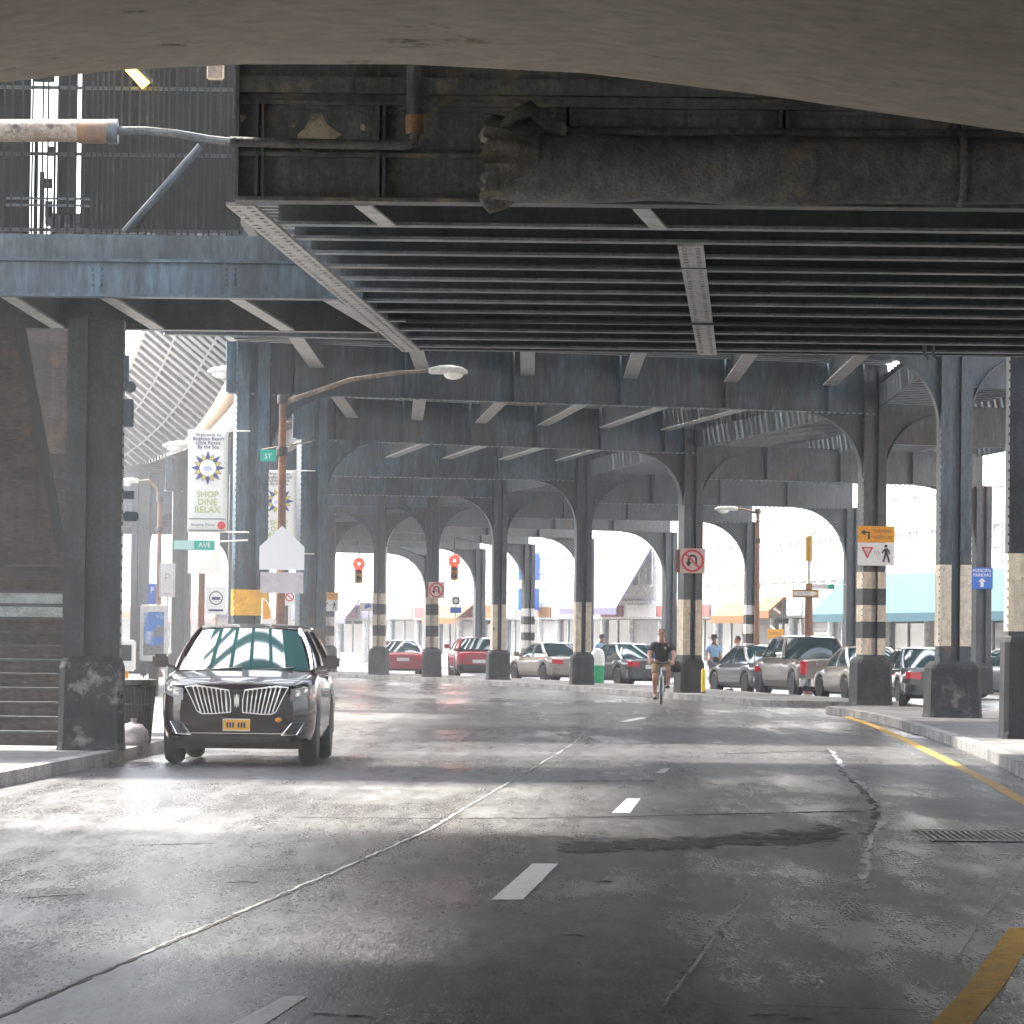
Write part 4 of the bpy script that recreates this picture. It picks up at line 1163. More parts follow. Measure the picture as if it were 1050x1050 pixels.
    def patch(xs, zl, zh, end, off=0.012, th=0.03):
        mb = MB()
        rings = []
        for k, x in enumerate(xs):
            y = ysurf(x, end); f = k / (len(xs) - 1)
            a = zl[0] + (zl[1] - zl[0]) * f; b = zh[0] + (zh[1] - zh[0]) * f
            rings.append([(x, y + end * off, a), (x, y + end * off, b), (x, y - end * th, b), (x, y - end * th, a)])
        mb.loft(rings); return mb
    zr_t = interp(hl - .1, zt_)
    for sx in (-1, 1):
        if kind == 'pickup':
            xs = [sx * (hw * f) for f in (.80, .86, .92, .955)]; patch(xs, (zr_t - .42,) * 2, (zr_t - .04,) * 2, 1, 0.02, .06).build('taillight', M['tail'], t)
        elif kind == 'suv' or kind == 'van':
            xs = [sx * (hw * f) for f in (.62, .74, .86, .95)]; patch(xs, (zr_t - .26, zr_t - .22), (zr_t - .06, zr_t - .01), 1, 0.02, .1).build('taillight', M['tail'], t)
        else:
            xs = [sx * (hw * f) for f in (.55, .70, .84, .94)]; patch(xs, (zr_t - .24, zr_t - .22), (zr_t - .07, zr_t - .05), 1, 0.02, .1).build('taillight', M['tail'], t)
        mb = MB()
        my = gh['y1'] + .22
        mb.cbox(sx * (hw + .02) if sx > 0 else -(hw + .22), (hw + .22) if sx > 0 else -(hw + .02), my - .06, my + .08, zb + .02, zb + .19, .03)
        mb.beam((sx * (hw - .08), my, zb + .02), (sx * (hw + .06), my, zb + .06), .05, .04)
        mb.build('mirror', paint, t, smooth=True)
    mb = MB(); mb.cbox(-.26, .26, hl + .012, hl + .03, .62 if kind != 'pickup' else .5, .76 if kind != 'pickup' else .64, .004); mb.build('number_plate', M[plate], t)
    mb = MB(); rings = []
    for k in range(13):
        x = -hw * .97 + 2 * hw * .97 * k / 12; y = ysurf(min(abs(x), hw * .93) * (1 if x > 0 else -1), 1)
        rings.append([(x, y + .05, .34), (x, y + .06, .56), (x, y - .1, .58), (x, y - .1, .32)])
    mb.loft(rings); mb.build('rear_bumper', M['chrome'] if kind == 'pickup' else M['black'] if kind == 'suv' else paint, t, smooth=True)
    if not front_detail:
        for sx in (-1, 1):
            xs = [sx * (hw * f) for f in (.55, .70, .84, .94)]; patch(xs, (.58, .6), (.70, .74), -1).build('headlight', M['headlamp'], t)
    return t, patch, ysurf, zt_


# the dark SUV facing us
fc = G(247, 783)
SY = 55.2 - 1.43
suvp = Vector((P(247, 700, 54.4).x, 54.3 + 2.37, 0))
SUV, patch, ysurf, _ = car('parked_car', 'shiny black maroon SUV with split chrome grille facing us at the left kerb', suvp, R(-1.0), M['car_maroon'], L=4.74, W=1.93, H=1.71, kind='suv', plate='plate_y', front_detail=True)
yN = -2.37
for sx in (-1, 1):
    out_ = [(.075, .655), (.30, .635), (.44, .635), (.49, .67), (.56, .82), (.635, .965), (.50, .975), (.30, .955), (.10, .925), (.075, .80)]
    mb = MB(); mb.face([(sx * a, b) for a, b in out_], yN - 0.006, 0.01)
    g_ = mb.build('grille', M['black'], SUV)
    mb = MB()
    mb.tube([(sx * a, yN - 0.02, b) for a, b in out_ + out_[:1]], 0.013, 6)
    mb.build('grille_frame', M['chrome'], g_, smooth=True)
    mb = MB()
    for k in range(8):
        f = (k + .5) / 8
        xb = .10 + .36 * f; xt = .115 + .46 * f
        zt2 = .93 + .04 * min(1, f * 1.6)
        mb.tube([(sx * xb, yN - .024, .645 + .02 * max(0, f - .8)), (sx * (xb + xt) / 2, yN - .034, .80), (sx * xt, yN - .024, zt2)], 0.015, 6)
    mb.build('grille_bars', M['chrome'], g_, smooth=True)
    xs = [sx * v for v in (.665, .72, .80, .87, .92, .945)]
    hlg = patch(xs, (.80, .90), (.945, 1.0), -1, 0.010, .08).build('headlight', M['headlamp'], SUV, smooth=True)
    mb = MB()
    for x_, r_ in ((.74, .045), (.83, .04)):
        y_ = ysurf(x_, -1) - .012
        mb.lathe([(r_, -.004), (r_ * 1.05, -.012), (r_ * .8, -.014), (.01, -.006)], (sx * x_, y_, .895 + (x_ - .74) * .5), 14, 'Y')
    mb.build('lamp_reflector', M['chrome'], hlg, smooth=True)
    xs = [sx * v for v in (.58, .66, .74, .80)]
    fg = patch(xs, (.38, .40), (.49, .53), -1, 0.008, .05).build('fog_lamp', M['black'], SUV)
    mb = MB()
    fr = [(sx * .56, ysurf(.56, -1) - .02, .375), (sx * .74, ysurf(.74, -1) - .02, .385), (sx * .83, ysurf(.83, -1) - .02, .535), (sx * .68, ysurf(.68, -1) - .02, .525), (sx * .56, ysurf(.56, -1) - .02, .375)]
    mb.tube(fr, .009, 6); mb.build('fog_lamp_trim', M['chrome'], fg)
mb = MB()      # small pointed upright emblem between the grille wings
mb.face([(-.032, .80), (0, .89), (.032, .80), (0, .71)], yN - .02, .012); mb.ribbon([(-.026, .73), (.026, .73), (.026, .87), (-.026, .87)], .008, yN - .024, .008, closed=True)
mb.build('emblem', M['chrome'], SUV)
mb = MB(); mb.cbox(-.17, .17, yN - .035, yN - .015, .425, .575, .006); npl = mb.build('number_plate', M['plate_y'], SUV)
mb = MB(); mb.ribbon([(-.165, .43), (.165, .43), (.165, .57), (-.165, .57)], .012, yN - .037, .006, closed=True); mb.build('plate_frame', M['chrome'], npl)
mb = MB()
for k, x_ in enumerate((-.11, -.075, -.04, .03, .065, .10)): mb.box(x_ - .011, x_ + .011, yN - .038, yN - .036, .465, .53)
mb.build('plate_marks', M['ink'], npl)
mb = MB(); mb.cbox(-.66, .66, yN - .012, yN + .05, .27, .37, .02); mb.build('lower_grille', M['black'], SUV)
mb = MB(); mb.tube([(x_, ysurf(x_, -1) - .012, .395) for x_ in [-.62 + 1.24 * k / 10 for k in range(11)]], .006, 6); mb.build('bumper_trim', M['chrome'], SUV)
mb = MB(); mb.tube([(x_, yN + .085 + .1 * max(0, abs(x_) - .55), 1.0 - .03 * abs(x_)) for x_ in [-.8 + 1.6 * k / 12 for k in range(13)]], .008, 6); mb.build('bonnet_seam', M['black'], SUV)
for a, b in (((-.6, -1.36, 1.155), (-.02, -1.30, 1.20)), ((.05, -1.36, 1.16), (.62, -1.22, 1.20))):
    mb = MB(); mb.tube([a, b], .012, 6); mb.build('wiper', M['black'], SUV)
mb = MB(); mb.cbox(-.11, .11, -.50, -.44, 1.52, 1.60, .01); mb.build('rear_view_mirror', M['black'], SUV)
mb = MB(); mb.ball((.52, yN - .005, .565), (.045, .02, .03), 8); mb.build('indicator', mat('amber_indicator', (0.75, 0.30, 0.04), 0.3), SUV)

def at(px, py_base): return G(px, py_base)
def park(name, label, px, Y, head, paint, **k):
    return car(name, label, (PX(px, Y), Y, 0), head, paint, **k)[0]
GP = 'cars parked along the far side road'
HEAD = PI
park('pickup_truck', 'grey brown pickup truck seen from behind with red tail lamps', 828, 128, HEAD + R(12), M['car_brown'], L=5.5, W=1.98, H=1.74, kind='pickup', cat='pickup truck')
park('parked_car', 'dark saloon car parked close left of the pickup truck', 777, 132, HEAD + R(16), M['car_grey'], group=GP)
park('parked_car', 'tan hatchback parked behind the striped column, right of the pickup truck', 886, 119, HEAD + R(12), M['car_tan'], L=4.3, H=1.46, group=GP)
park('parked_car', 'black saloon with a red tail lamp and white plate, right of the striped column', 946, 113, HEAD + R(6), M['car_black'], W=1.85, group=GP)
park('parked_car', 'silver car parked behind the blue arrow sign, near the right edge', 1040, 128, HEAD + R(60), M['car_silver'], group=GP)
park('parked_car', 'dark saloon with white roof glare and red lamp, close left of the cyclist', 641, 152, HEAD + R(22), M['car_grey'], group=GP)
park('parked_car', 'champagne car with a red tail lamp, left of the column by the green bin', 565, 163, HEAD + R(22), M['car_tan'], group=GP)
park('parked_car', 'red hatchback parked between two columns, seen from behind', 486, 176, HEAD + R(6), M['car_red'], L=4.4, W=1.8, H=1.6, kind='suv', group=GP)
park('parked_car', 'low red saloon far away between the two banded columns', 411, 186, HEAD + R(4), M['car_red'], W=1.85, group=GP)

# ------------------------------------------------------------------ people
def skin_mesh(joints, edges, name, m, parent, levels=2, rootj=None):
    names = list(joints)
    me = bpy.data.meshes.new(name)
    me.from_pydata([joints[k][:3] for k in names], [(names.index(a), names.index(b)) for a, b in edges], [])
    o = bpy.data.objects.new(name, me); C.objects.link(o)
    md = o.modifiers.new('skin', 'SKIN'); md.use_smooth_shade = True
    sv = me.skin_vertices[0].data
    for i, k in enumerate(names):
        r_ = joints[k][3]
        sv[i].radius = r_ if isinstance(r_, tuple) else (r_, r_)
        sv[i].use_root = (k == (rootj or names[0]))
    sb = o.modifiers.new('sub', 'SUBSURF'); sb.levels = levels; sb.render_levels = levels
    bpy.context.view_layer.update()
    dg = bpy.context.evaluated_depsgraph_get()
    me2 = bpy.data.meshes.new_from_object(o.evaluated_get(dg))
    o.modifiers.clear(); o.data = me2
    me2.materials.clear(); me2.materials.append(m)
    for p in me2.polygons: p.use_smooth = True
    o.parent = parent
    return o


def hand(mb, wrist, direction, palm, curl=0.5, s=1.0):
    d = Vector(direction).normalized(); n = Vector(palm).normalized(); side = d.cross(n).normalized()
    w = Vector(wrist)
    mb.tube([w, w + d * .045 * s, w + d * .09 * s], [.026 * s, .037 * s, .034 * s], 8)
    for k, ln in enumerate((.070, .080, .074, .058)):
        b = w + d * .085 * s + side * (k - 1.5) * .019 * s
        p1 = b + (d * math.cos(curl * .5) + n * math.sin(curl * .5)) * ln * .45 * s
        p2 = p1 + (d * math.cos(curl * 1.4) + n * math.sin(curl * 1.4)) * ln * .33 * s
        p3 = p2 + (d * math.cos(curl * 2.2) + n * math.sin(curl * 2.2)) * ln * .25 * s
        mb.tube([b, p1, p2, p3], [.0095 * s, .009 * s, .008 * s, .006 * s], 6)
    b = w + d * .03 * s - side * .03 * s
    mb.tube([b, b + (d * .6 - side * .7 + n * .2) * .04 * s, b + (d * 1.0 - side * .6 + n * .6) * .065 * s], [.012 * s, .011 * s, .008 * s], 6)


def head(mb, c, fwd, s=1.0, tilt=0.0):          # ovoid head with nose, ears, brow, eyes and mouth relief (faces fwd in the xy plane)
    c = Vector(c); f = Vector(fwd).normalized(); up = Vector((0, 0, 1)); up = (up + f * tilt).normalized(); r_ = f.cross(up).normalized(); f = up.cross(r_)
    rings = []
    prof = [(-.118, .030, .055), (-.105, .045, .060), (-.07, .058, .062), (-.03, .066, .062), (.01, .072, .060), (.05, .074, .060), (.085, .062, .060), (.11, .036, .04), (.12, .008, .01)]
    for h, rx, ry in prof:
        off = .022 if h < -.06 else .0
        rings.append([c + up * h * s + r_ * rx * s * math.cos(2 * PI * k / 14) + f * (off + (ry + .025) * math.sin(2 * PI * k / 14)) * s for k in range(14)])
    mb.loft(rings)
    mb.tube([c + f * .082 * s + up * .018 * s, c + f * .098 * s - up * .02 * s, c + f * .108 * s - up * .032 * s, c + f * .084 * s - up * .042 * s], [.008 * s, .012 * s, .016 * s, .010 * s], 6)
    for q in (-1, 1):
        mb.ball(c + r_ * q * .075 * s - up * .005 * s, (.014 * s, .02 * s, .032 * s), 6)
    eye, mouth = MB(), MB()
    for q in (-1, 1):
        eye.ball(c + r_ * q * .03 * s + f * .082 * s + up * .012 * s, (.011 * s, .008 * s, .006 * s), 6)
        eye.tube([c + r_ * q * .015 * s + f * .088 * s + up * .026 * s, c + r_ * q * .045 * s + f * .078 * s + up * .028 * s], .005 * s, 5)
    mouth.tube([c - r_ * .024 * s + f * .088 * s - up * .068 * s, c + f * .096 * s - up * .067 * s, c + r_ * .024 * s + f * .088 * s - up * .068 * s], .006 * s, 5)
    return eye, mouth, (c, f, up, r_)


def merge(o, mb):
    """add a builder's geometry to an existing mesh object, keeping one body mesh"""
    bm = bmesh.new(); bm.from_mesh(o.data)
    vs = [bm.verts.new(v) for v in mb.v]
    for f in mb.f:
        try:
            nf = bm.faces.new([vs[i] for i in f]); nf.smooth = True
        except ValueError: pass
    bmesh.ops.recalc_face_normals(bm, faces=bm.faces)
    bm.to_mesh(o.data); bm.free()


def hair_cap(t, fr, m, s=1.0, low=0.0):
    c, f, up, r_ = fr
    mb = MB(); rings = []
    for h, rx, ry, off in ((low, .078, .086, -.02), (.05, .080, .086, -.012), (.09, .069, .078, -.006), (.118, .042, .05, 0), (.13, .006, .008, 0)):
        rings.append([c + up * h * s + r_ * rx * s * math.cos(2 * PI * k / 14) + f * (off + ry * math.sin(2 * PI * k / 14)) * s for k in range(14)])
    mb.loft(rings); return mb.build('hair', m, t, smooth=True)


# --- cyclist
cp = G(678, 722)
CY = root('person', (cp.x, cp.y, 0), R(-3), 'person in black tee and khaki shorts riding a bicycle towards us', 'person')
# local: faces -Y. bike bottom bracket at (0, .30, .28), saddle at y=.45 z=.98, bars at y=-.28 z=1.05
J = {
    'pelvis': (0, .42, 1.03, (.15, .13)), 'waist': (0, .36, 1.18, (.15, .12)), 'chest': (0, .20, 1.40, (.17, .13)), 'neck0': (0, .12, 1.545, (.075, .075)), 'neck1': (0, .07, 1.64, (.058, .058)), 'skull': (0, .05, 1.70, (.055, .055)),
    'shr': (-.18, .17, 1.48, .075), 'elr': (-.285, .02, 1.24, .05), 'wrr': (-.255, -.20, 1.075, .032),
    'shl': (.18, .17, 1.48, .075), 'ell': (.285, .02, 1.24, .05), 'wrl': (.255, -.20, 1.075, .032),
    'hipr': (-.10, .40, .98, .105), 'knr': (-.155, .06, .64, .064), 'anr': (-.14, .19, .235, .040), 'ftr': (-.14, .04, .165, .036),
    'hipl': (.10, .40, .98, .105), 'knl': (.165, -.02, .86, .066), 'anl': (.14, .22, .52, .042), 'ftl': (.14, .07, .455, .036),
}
E = [('pelvis', 'waist'), ('waist', 'chest'), ('chest', 'neck0'), ('neck0', 'neck1'), ('neck1', 'skull'), ('chest', 'shr'), ('shr', 'elr'), ('elr', 'wrr'), ('chest', 'shl'), ('shl', 'ell'), ('ell', 'wrl'),
     ('pelvis', 'hipr'), ('hipr', 'knr'), ('knr', 'anr'), ('anr', 'ftr'), ('pelvis', 'hipl'), ('hipl', 'knl'), ('knl', 'anl'), ('anl', 'ftl')]
body = skin_mesh(J, E, 'body', M['skin'], CY)
hm = MB(); ey, mo, fr = head(hm, (0, .02, 1.77), (0, -1, 0), 1.0, tilt=0.12)
for sx, k in ((-1, 'wrr'), (1, 'wrl')):
    hand(hm, J[k][:3], (0, -.9, -.35), (0, -.2, -1), 1.0)
merge(body, hm)
ey.build('eyes', M['black'], CY); mo.build('mouth', mat('lips', (0.38, 0.14, 0.12), 0.5), CY)
hair_cap(CY, fr, M['hair'], 1.02, .04)
T = {k: J[k] for k in ('pelvis', 'waist', 'chest', 'neck0')}
T['pelvis'] = (0, .42, 1.05, (.17, .15)); T['waist'] = (0, .355, 1.18, (.175, .15)); T['chest'] = (0, .20, 1.40, (.20, .155)); T['neck0'] = (0, .125, 1.54, (.09, .085))
T['shr'] = (-.185, .17, 1.475, .098); T['slr'] = (-.265, .07, 1.30, .085); T['shl'] = (.185, .17, 1.475, .098); T['sll'] = (.265, .07, 1.30, .085)
skin_mesh(T, [('pelvis', 'waist'), ('waist', 'chest'), ('chest', 'neck0'), ('chest', 'shr'), ('shr', 'slr'), ('chest', 'shl'), ('shl', 'sll')], 'tee_shirt', M['tee'], CY)
T = {'p': (0, .42, 1.02, (.165, .145)), 'hr': (-.105, .39, .97, .13), 'kr': (-.15, .12, .72, .098), 'hl': (.105, .39, .97, .13), 'kl': (.155, .05, .875, .098)}
skin_mesh(T, [('p', 'hr'), ('hr', 'kr'), ('p', 'hl'), ('hl', 'kl')], 'shorts', M['khaki'], CY)
for k, a in (('r', 'anr'), ('l', 'anl')):
    f_ = J['ft' + k][:3]; an = J[a][:3]
    mb = MB(); mb.loft([[(f_[0] + .045 * w_ * math.cos(2 * PI * q / 10), an[1] + .05 - ln, f_[2] - .02 + .042 * hh * math.sin(2 * PI * q / 10)) for q in range(10)] for ln, w_, hh in ((-.02, .5, .8), (0, .85, 1.25), (.08, .95, 1.2), (.18, 1.1, .9), (.25, .9, .65), (.27, .4, .3))])
    mb.build('shoe', M['shoe'], CY, smooth=True)
mb = MB(); mb.face([(.05, 1.40), (.08, 1.37), (.10, 1.41), (.085, 1.45), (.06, 1.44)], .04, .006); mb.build('chest_print', M['banner_olive'], CY)

CY.scale = (1.14, 1.0, 1.0)
BK = root('bicycle', (cp.x, cp.y, 0), R(-3), 'silver bicycle being ridden towards us down the street', 'bicycle')
for yy in (-.45, .58):
    mb = MB(); ring = [(0, yy + .33 * math.cos(2 * PI * k / 28), .335 + .33 * math.sin(2 * PI * k / 28)) for k in range(29)]
    mb.tube(ring, .019, 8, cap=False); w_ = mb.build('wheel', M['rubber'], BK, smooth=True)
    mb = MB()
    for k in range(14):
        a = 2 * PI * k / 14; mb.tube([(.02 * (-1) ** k, yy, .335), (0, yy + .31 * math.cos(a), .335 + .31 * math.sin(a))], .003, 4)
    mb.tube([(0, yy + .31 * math.cos(2 * PI * k / 28), .335 + .31 * math.sin(2 * PI * k / 28)) for k in range(29)], .008, 6, cap=False)
    mb.tube([(-.05, yy, .335), (.05, yy, .335)], .02, 8)
    mb.build('spokes', M['rim'], w_)
mb = MB()
HT, HB_, BB, ST = (0, -.22, .92), (0, -.28, .70), (0, .16, .30), (0, .33, .84)
for a, b in ((HT, ST), (HB_, BB), (BB, ST), (HT, HB_)): mb.tube([a, b], .019, 8)
for s in (-1, 1):
    mb.tube([(s * .015, .33, .82), (s * .06, .58, .335)], .011, 6); mb.tube([(s * .03, .16, .30), (s * .06, .58, .335)], .012, 6)
    mb.tube([(s * .05, -.30, .70), (s * .055, -.45, .335)], .016, 6)
mb.tube([(-.055, -.29, .71), (.055, -.29, .71)], .02, 6)
mb.build('frame', M['rim'], BK, smooth=True)
mb = MB(); mb.tube([HT, (0, -.20, 1.02)], .018, 8); mb.tube([(-.30, -.22, 1.05), (-.1, -.24, 1.02), (.1, -.24, 1.02), (.30, -.22, 1.05)], .014, 8); mb.build('handlebar', M['black'], BK, smooth=True)
mb = MB(); mb.tube([ST, (0, .38, .95)], .016, 6); mb.loft([[(w_ * math.cos(2 * PI * q / 10), y_, .965 + .025 * math.sin(2 * PI * q / 10)) for q in range(10)] for y_, w_ in ((.2, .02), (.32, .035), (.45, .09), (.54, .07))]); mb.build('saddle', M['black'], BK, smooth=True)
mb = MB(); mb.lathe([(.10, -.006), (.10, .006)], (.045, .16, .30), 18, 'X'); mb.beam((-.08, .16, .30), (-.08, .10, .135), .02, .025, up=(1, 0, 0)); mb.beam((.08, .16, .30), (.08, .20, .44), .02, .025, up=(1, 0, 0))
mb.box(-.19, -.08, .06, .14, .112, .132); mb.box(.08, .19, .10, .18, .40, .42); mb.build('crankset', M['black'], BK)
mb = MB(); mb.cbox(.02, .10, -.34, -.27, .86, .94, .01); mb.build('front_lamp', M['alu'], BK)
bg = root('shoulder_bag', (cp.x + .36, cp.y - .05, 1.0), 0, 'black bag hanging from the right end of the bicycle handlebar', 'bag')
mb = MB(); mb.loft([[(.13 * w_ * math.cos(2 * PI * q / 12), .08 * w_ * math.sin(2 * PI * q / 12), z_) for q in range(12)] for z_, w_ in ((-.20, .6), (-.16, 1.0), (-.02, 1.05), (.06, .8), (.09, .3))]); mb.build('bag_body', M['black'], bg, smooth=True)
mb = MB(); mb.tube([(-.06, -.1, .06), (-.08, -.15, .10), (-.05, -.05, .08)], .012, 6); mb.build('bag_strap', M['black'], bg)


def pedestrian(px, Y, rz, label, top, bottom, hairm, hat=False, s=1.0, stride=.12, z0=.15, low=False):
    t = root('person', (PX(px, Y), Y, z0), rz, label, 'person')
    j = {'pelvis': (0, 0, .95, (.14, .11)), 'waist': (0, 0, 1.1, (.135, .10)), 'chest': (0, 0, 1.32, (.165, .115)), 'neck0': (0, 0, 1.47, (.07, .07)), 'neck1': (0, -.01, 1.55, (.055, .055)),
         'sr': (-.18, 0, 1.41, .065), 'er': (-.24, .05, 1.14, .045), 'wr': (-.25, -.06, .90, .03), 'sl': (.18, 0, 1.41, .065), 'el': (.24, .0, 1.14, .045), 'wl': (.24, -.14, .93, .03),
         'hr': (-.09, 0, .90, .10), 'kr': (-.10, -stride * .6, .50, .062), 'ar': (-.10, -stride * .6, .09, .04), 'fr': (-.10, -stride * .6 - .13, .045, .035),
         'hl': (.09, 0, .90, .10), 'kl': (.10, .02, .50, .062), 'al': (.10, stride, .10, .04), 'fl': (.10, stride - .13, .045, .035)}
    e = [('pelvis', 'waist'), ('waist', 'chest'), ('chest', 'neck0'), ('neck0', 'neck1'), ('chest', 'sr'), ('sr', 'er'), ('er', 'wr'), ('chest', 'sl'), ('sl', 'el'), ('el', 'wl'), ('pelvis', 'hr'), ('hr', 'kr'), ('kr', 'ar'), ('ar', 'fr'), ('pelvis', 'hl'), ('hl', 'kl'), ('kl', 'al'), ('al', 'fl')]
    b = skin_mesh(j, e, 'body', M['skin'], t, 1)
    hm = MB(); ey, mo, fr = head(hm, (0, -.02, 1.65), (0, -1, 0))
    hand(hm, j['wr'][:3], (0, -.2, -1), (.6, -.6, 0), .5); hand(hm, j['wl'][:3], (0, -.4, -1), (-.6, -.6, 0), .5)
    merge(b, hm)
    ey.build('eyes', M['black'], t)
    hair_cap(t, fr, hairm, 1.03, -.02)
    if hat:
        mb = MB(); mb.lathe([(.19, 1.69), (.20, 1.70), (.19, 1.71), (.105, 1.715), (.10, 1.80), (.07, 1.83), (.01, 1.835)], (0, -.01, 0), 16); mb.build('hat', M['tee'], t, smooth=True)
    q = {'p': (0, 0, .92, (.16, .125)), 'w': (0, 0, 1.1, (.155, .12)), 'c': (0, 0, 1.32, (.185, .135)), 'n': (0, 0, 1.46, (.08, .08)), 'sr': (-.185, 0, 1.405, .083), 'er': (-.225, .03, 1.22, .068), 'sl': (.185, 0, 1.405, .083), 'el': (.225, .0, 1.22, .068)}
    skin_mesh(q, [('p', 'w'), ('w', 'c'), ('c', 'n'), ('c', 'sr'), ('sr', 'er'), ('c', 'sl'), ('sl', 'el')], 'shirt', top, t, 1)
    q = {'p': (0, 0, .93, (.15, .12)), 'hr': (-.095, 0, .88, .118), 'kr': (-.10, -stride * .6, .50, .082), 'ar': (-.10, -stride * .6, .12, .066), 'hl': (.095, 0, .88, .118), 'kl': (.10, .02, .50, .082), 'al': (.10, stride, .13, .066)}
    skin_mesh(q, [('p', 'hr'), ('hr', 'kr'), ('kr', 'ar'), ('p', 'hl'), ('hl', 'kl'), ('kl', 'al')], 'trousers', bottom, t, 1)
    for k in ('r', 'l'):
        f_ = j['f' + k]
        mb = MB(); mb.loft([[(f_[0] + .042 * w_ * math.cos(2 * PI * a / 10), f_[1] + .17 - ln, .042 + .04 * hh * math.sin(2 * PI * a / 10)) for a in range(10)] for ln, w_, hh in ((-.02, .5, .8), (0, .85, 1), (.1, .95, 1), (.2, 1.1, .8), (.26, .5, .4))])
        mb.build('shoe', M['shoe'], t, smooth=True)
    return t


pedestrian(732, 146, R(20), 'person in light blue shirt and dark wide hat standing near the far shops', M['blue_cloth'], M['fascia_grey'], M['hair'], hat=True, stride=.03, z0=0.0)
pedestrian(757, 140, R(-80), 'person in coral top walking between the saloon and the far shops', M['coral'], M['white_cloth'], M['hair'], stride=.3, z0=0.0)
pedestrian(617, 172, R(30), 'person in pale blue shirt with a dark cap behind the green bin', M['blue_cloth'], M['denim'], M['hair'], hat=True, stride=.05, z0=0.0)

# ------------------------------------------------------------------ street lamps
def lamp(label, px, Y, ztop, arm, poles='rust_pole', base=0.15, r=0.095, head_len=.75, hm='alu'):
    """arm: list of (dx, dz) points from the pole top; the last carries the luminaire"""
    t = root('street_lamp', (PX(px, Y), Y, base), 0, label, 'street lamp', 'cobra head street lamps')
    mb = MB(); mb.tube([(0, 0, 0), (0, 0, .4), (0, 0, ztop * .55), (0, 0, ztop)], [r * 1.25, r * 1.05, r * .95, r * .72], 12)
    mb.lathe([(r * 2.0, 0), (r * 2.0, .1), (r * 1.4, .25)], (0, 0, 0), 12); mb.build('pole', M[poles], t, smooth=True)
    for z in (ztop - .05, ztop - 1.1):
        mb = MB(); mb.lathe([(r * 1.1, -.09), (r * 1.2, -.05), (r * 1.2, .05), (r * 1.1, .09)], (0, 0, z), 12); mb.build('collar', M['iron'], t)
    mb = MB(); pts = [(dx, 0, ztop - .12 + dz) for dx, dz in arm]; mb.tube(pts, [.055] + [.045] * (len(pts) - 2) + [.03], 8); mb.build('arm', M[poles] if poles != 'rust_pole' else M['pale_pipe'], t, smooth=True)
    sg = 1 if arm[-1][0] > arm[0][0] else -1
    ex, ez = arm[-1]; ez += ztop - .12
    mb = MB()
    rings = []
    for f, w_, hh, dz in ((-.05, .05, .05, 0), (.05, .09, .075, .0), (.25, .13, .09, .02), (.55, .17, .10, .02), (.85, .15, .08, .0), (1.0, .05, .03, -.02)):
        rings.append([(ex + sg * f * head_len, w_ * math.cos(2 * PI * k / 12), ez + dz + hh * math.sin(2 * PI * k / 12)) for k in range(12)])
    mb.loft(rings); h_ = mb.build('luminaire', M[hm], t, smooth=True)
    mb = MB(); mb.ball((ex + sg * .62 * head_len, 0, ez - .07), (.2 * head_len / .75, .14, .11), 10); mb.build('lamp_lens', M['lens'], h_, smooth=True)
    return t


yl = 88
ztp = P(291, 407, yl).z - .15
sc = yl / F
lamp('rusty brown street lamp on the left kerb with a long arm over the road', 287, yl, ztp, [(0, 0), ((360 - 291) * sc, (407 - 390) * sc * 1.0 + .15), ((405 - 291) * sc, .62), ((442 - 291) * sc, .68)])
PL = (PX(287, yl), yl)
yl2 = 128
lamp('second lamp, orange tinted, on a short arm behind the blue grey column', 272, yl2, P(272, 440, yl2).z, [(0, 0), (.9, .25), (1.9, .05)], hm='tan')
lamp('bright white lamp head under the ribbed canopy, nearest the banner top', 262, 98.5, P(262, 392, 98.5).z, [(0, 0), (-.3, .22), (-.35, .22)], head_len=.8)
lamp('bright white lamp head beside the banner, pointing left', 206, 116, P(206, 462, 116).z, [(0, 0), (-.15, .1), (-.22, .1)], head_len=.85)
yl5 = 150
lamp('far brown street lamp with a curved arm above the poster kiosk', 162, yl5, P(162, 515, yl5).z, [(0, 0), (-.1, .45), (-.4, .72), (-.75, .68)], head_len=.6)
lamp('street lamp above the arch beside the no U-turn column on the far side', 776, 156.5, P(776, 527, 156.5).z, [(0, 0), (-.5, .12), (-.75, .15)], head_len=.8)

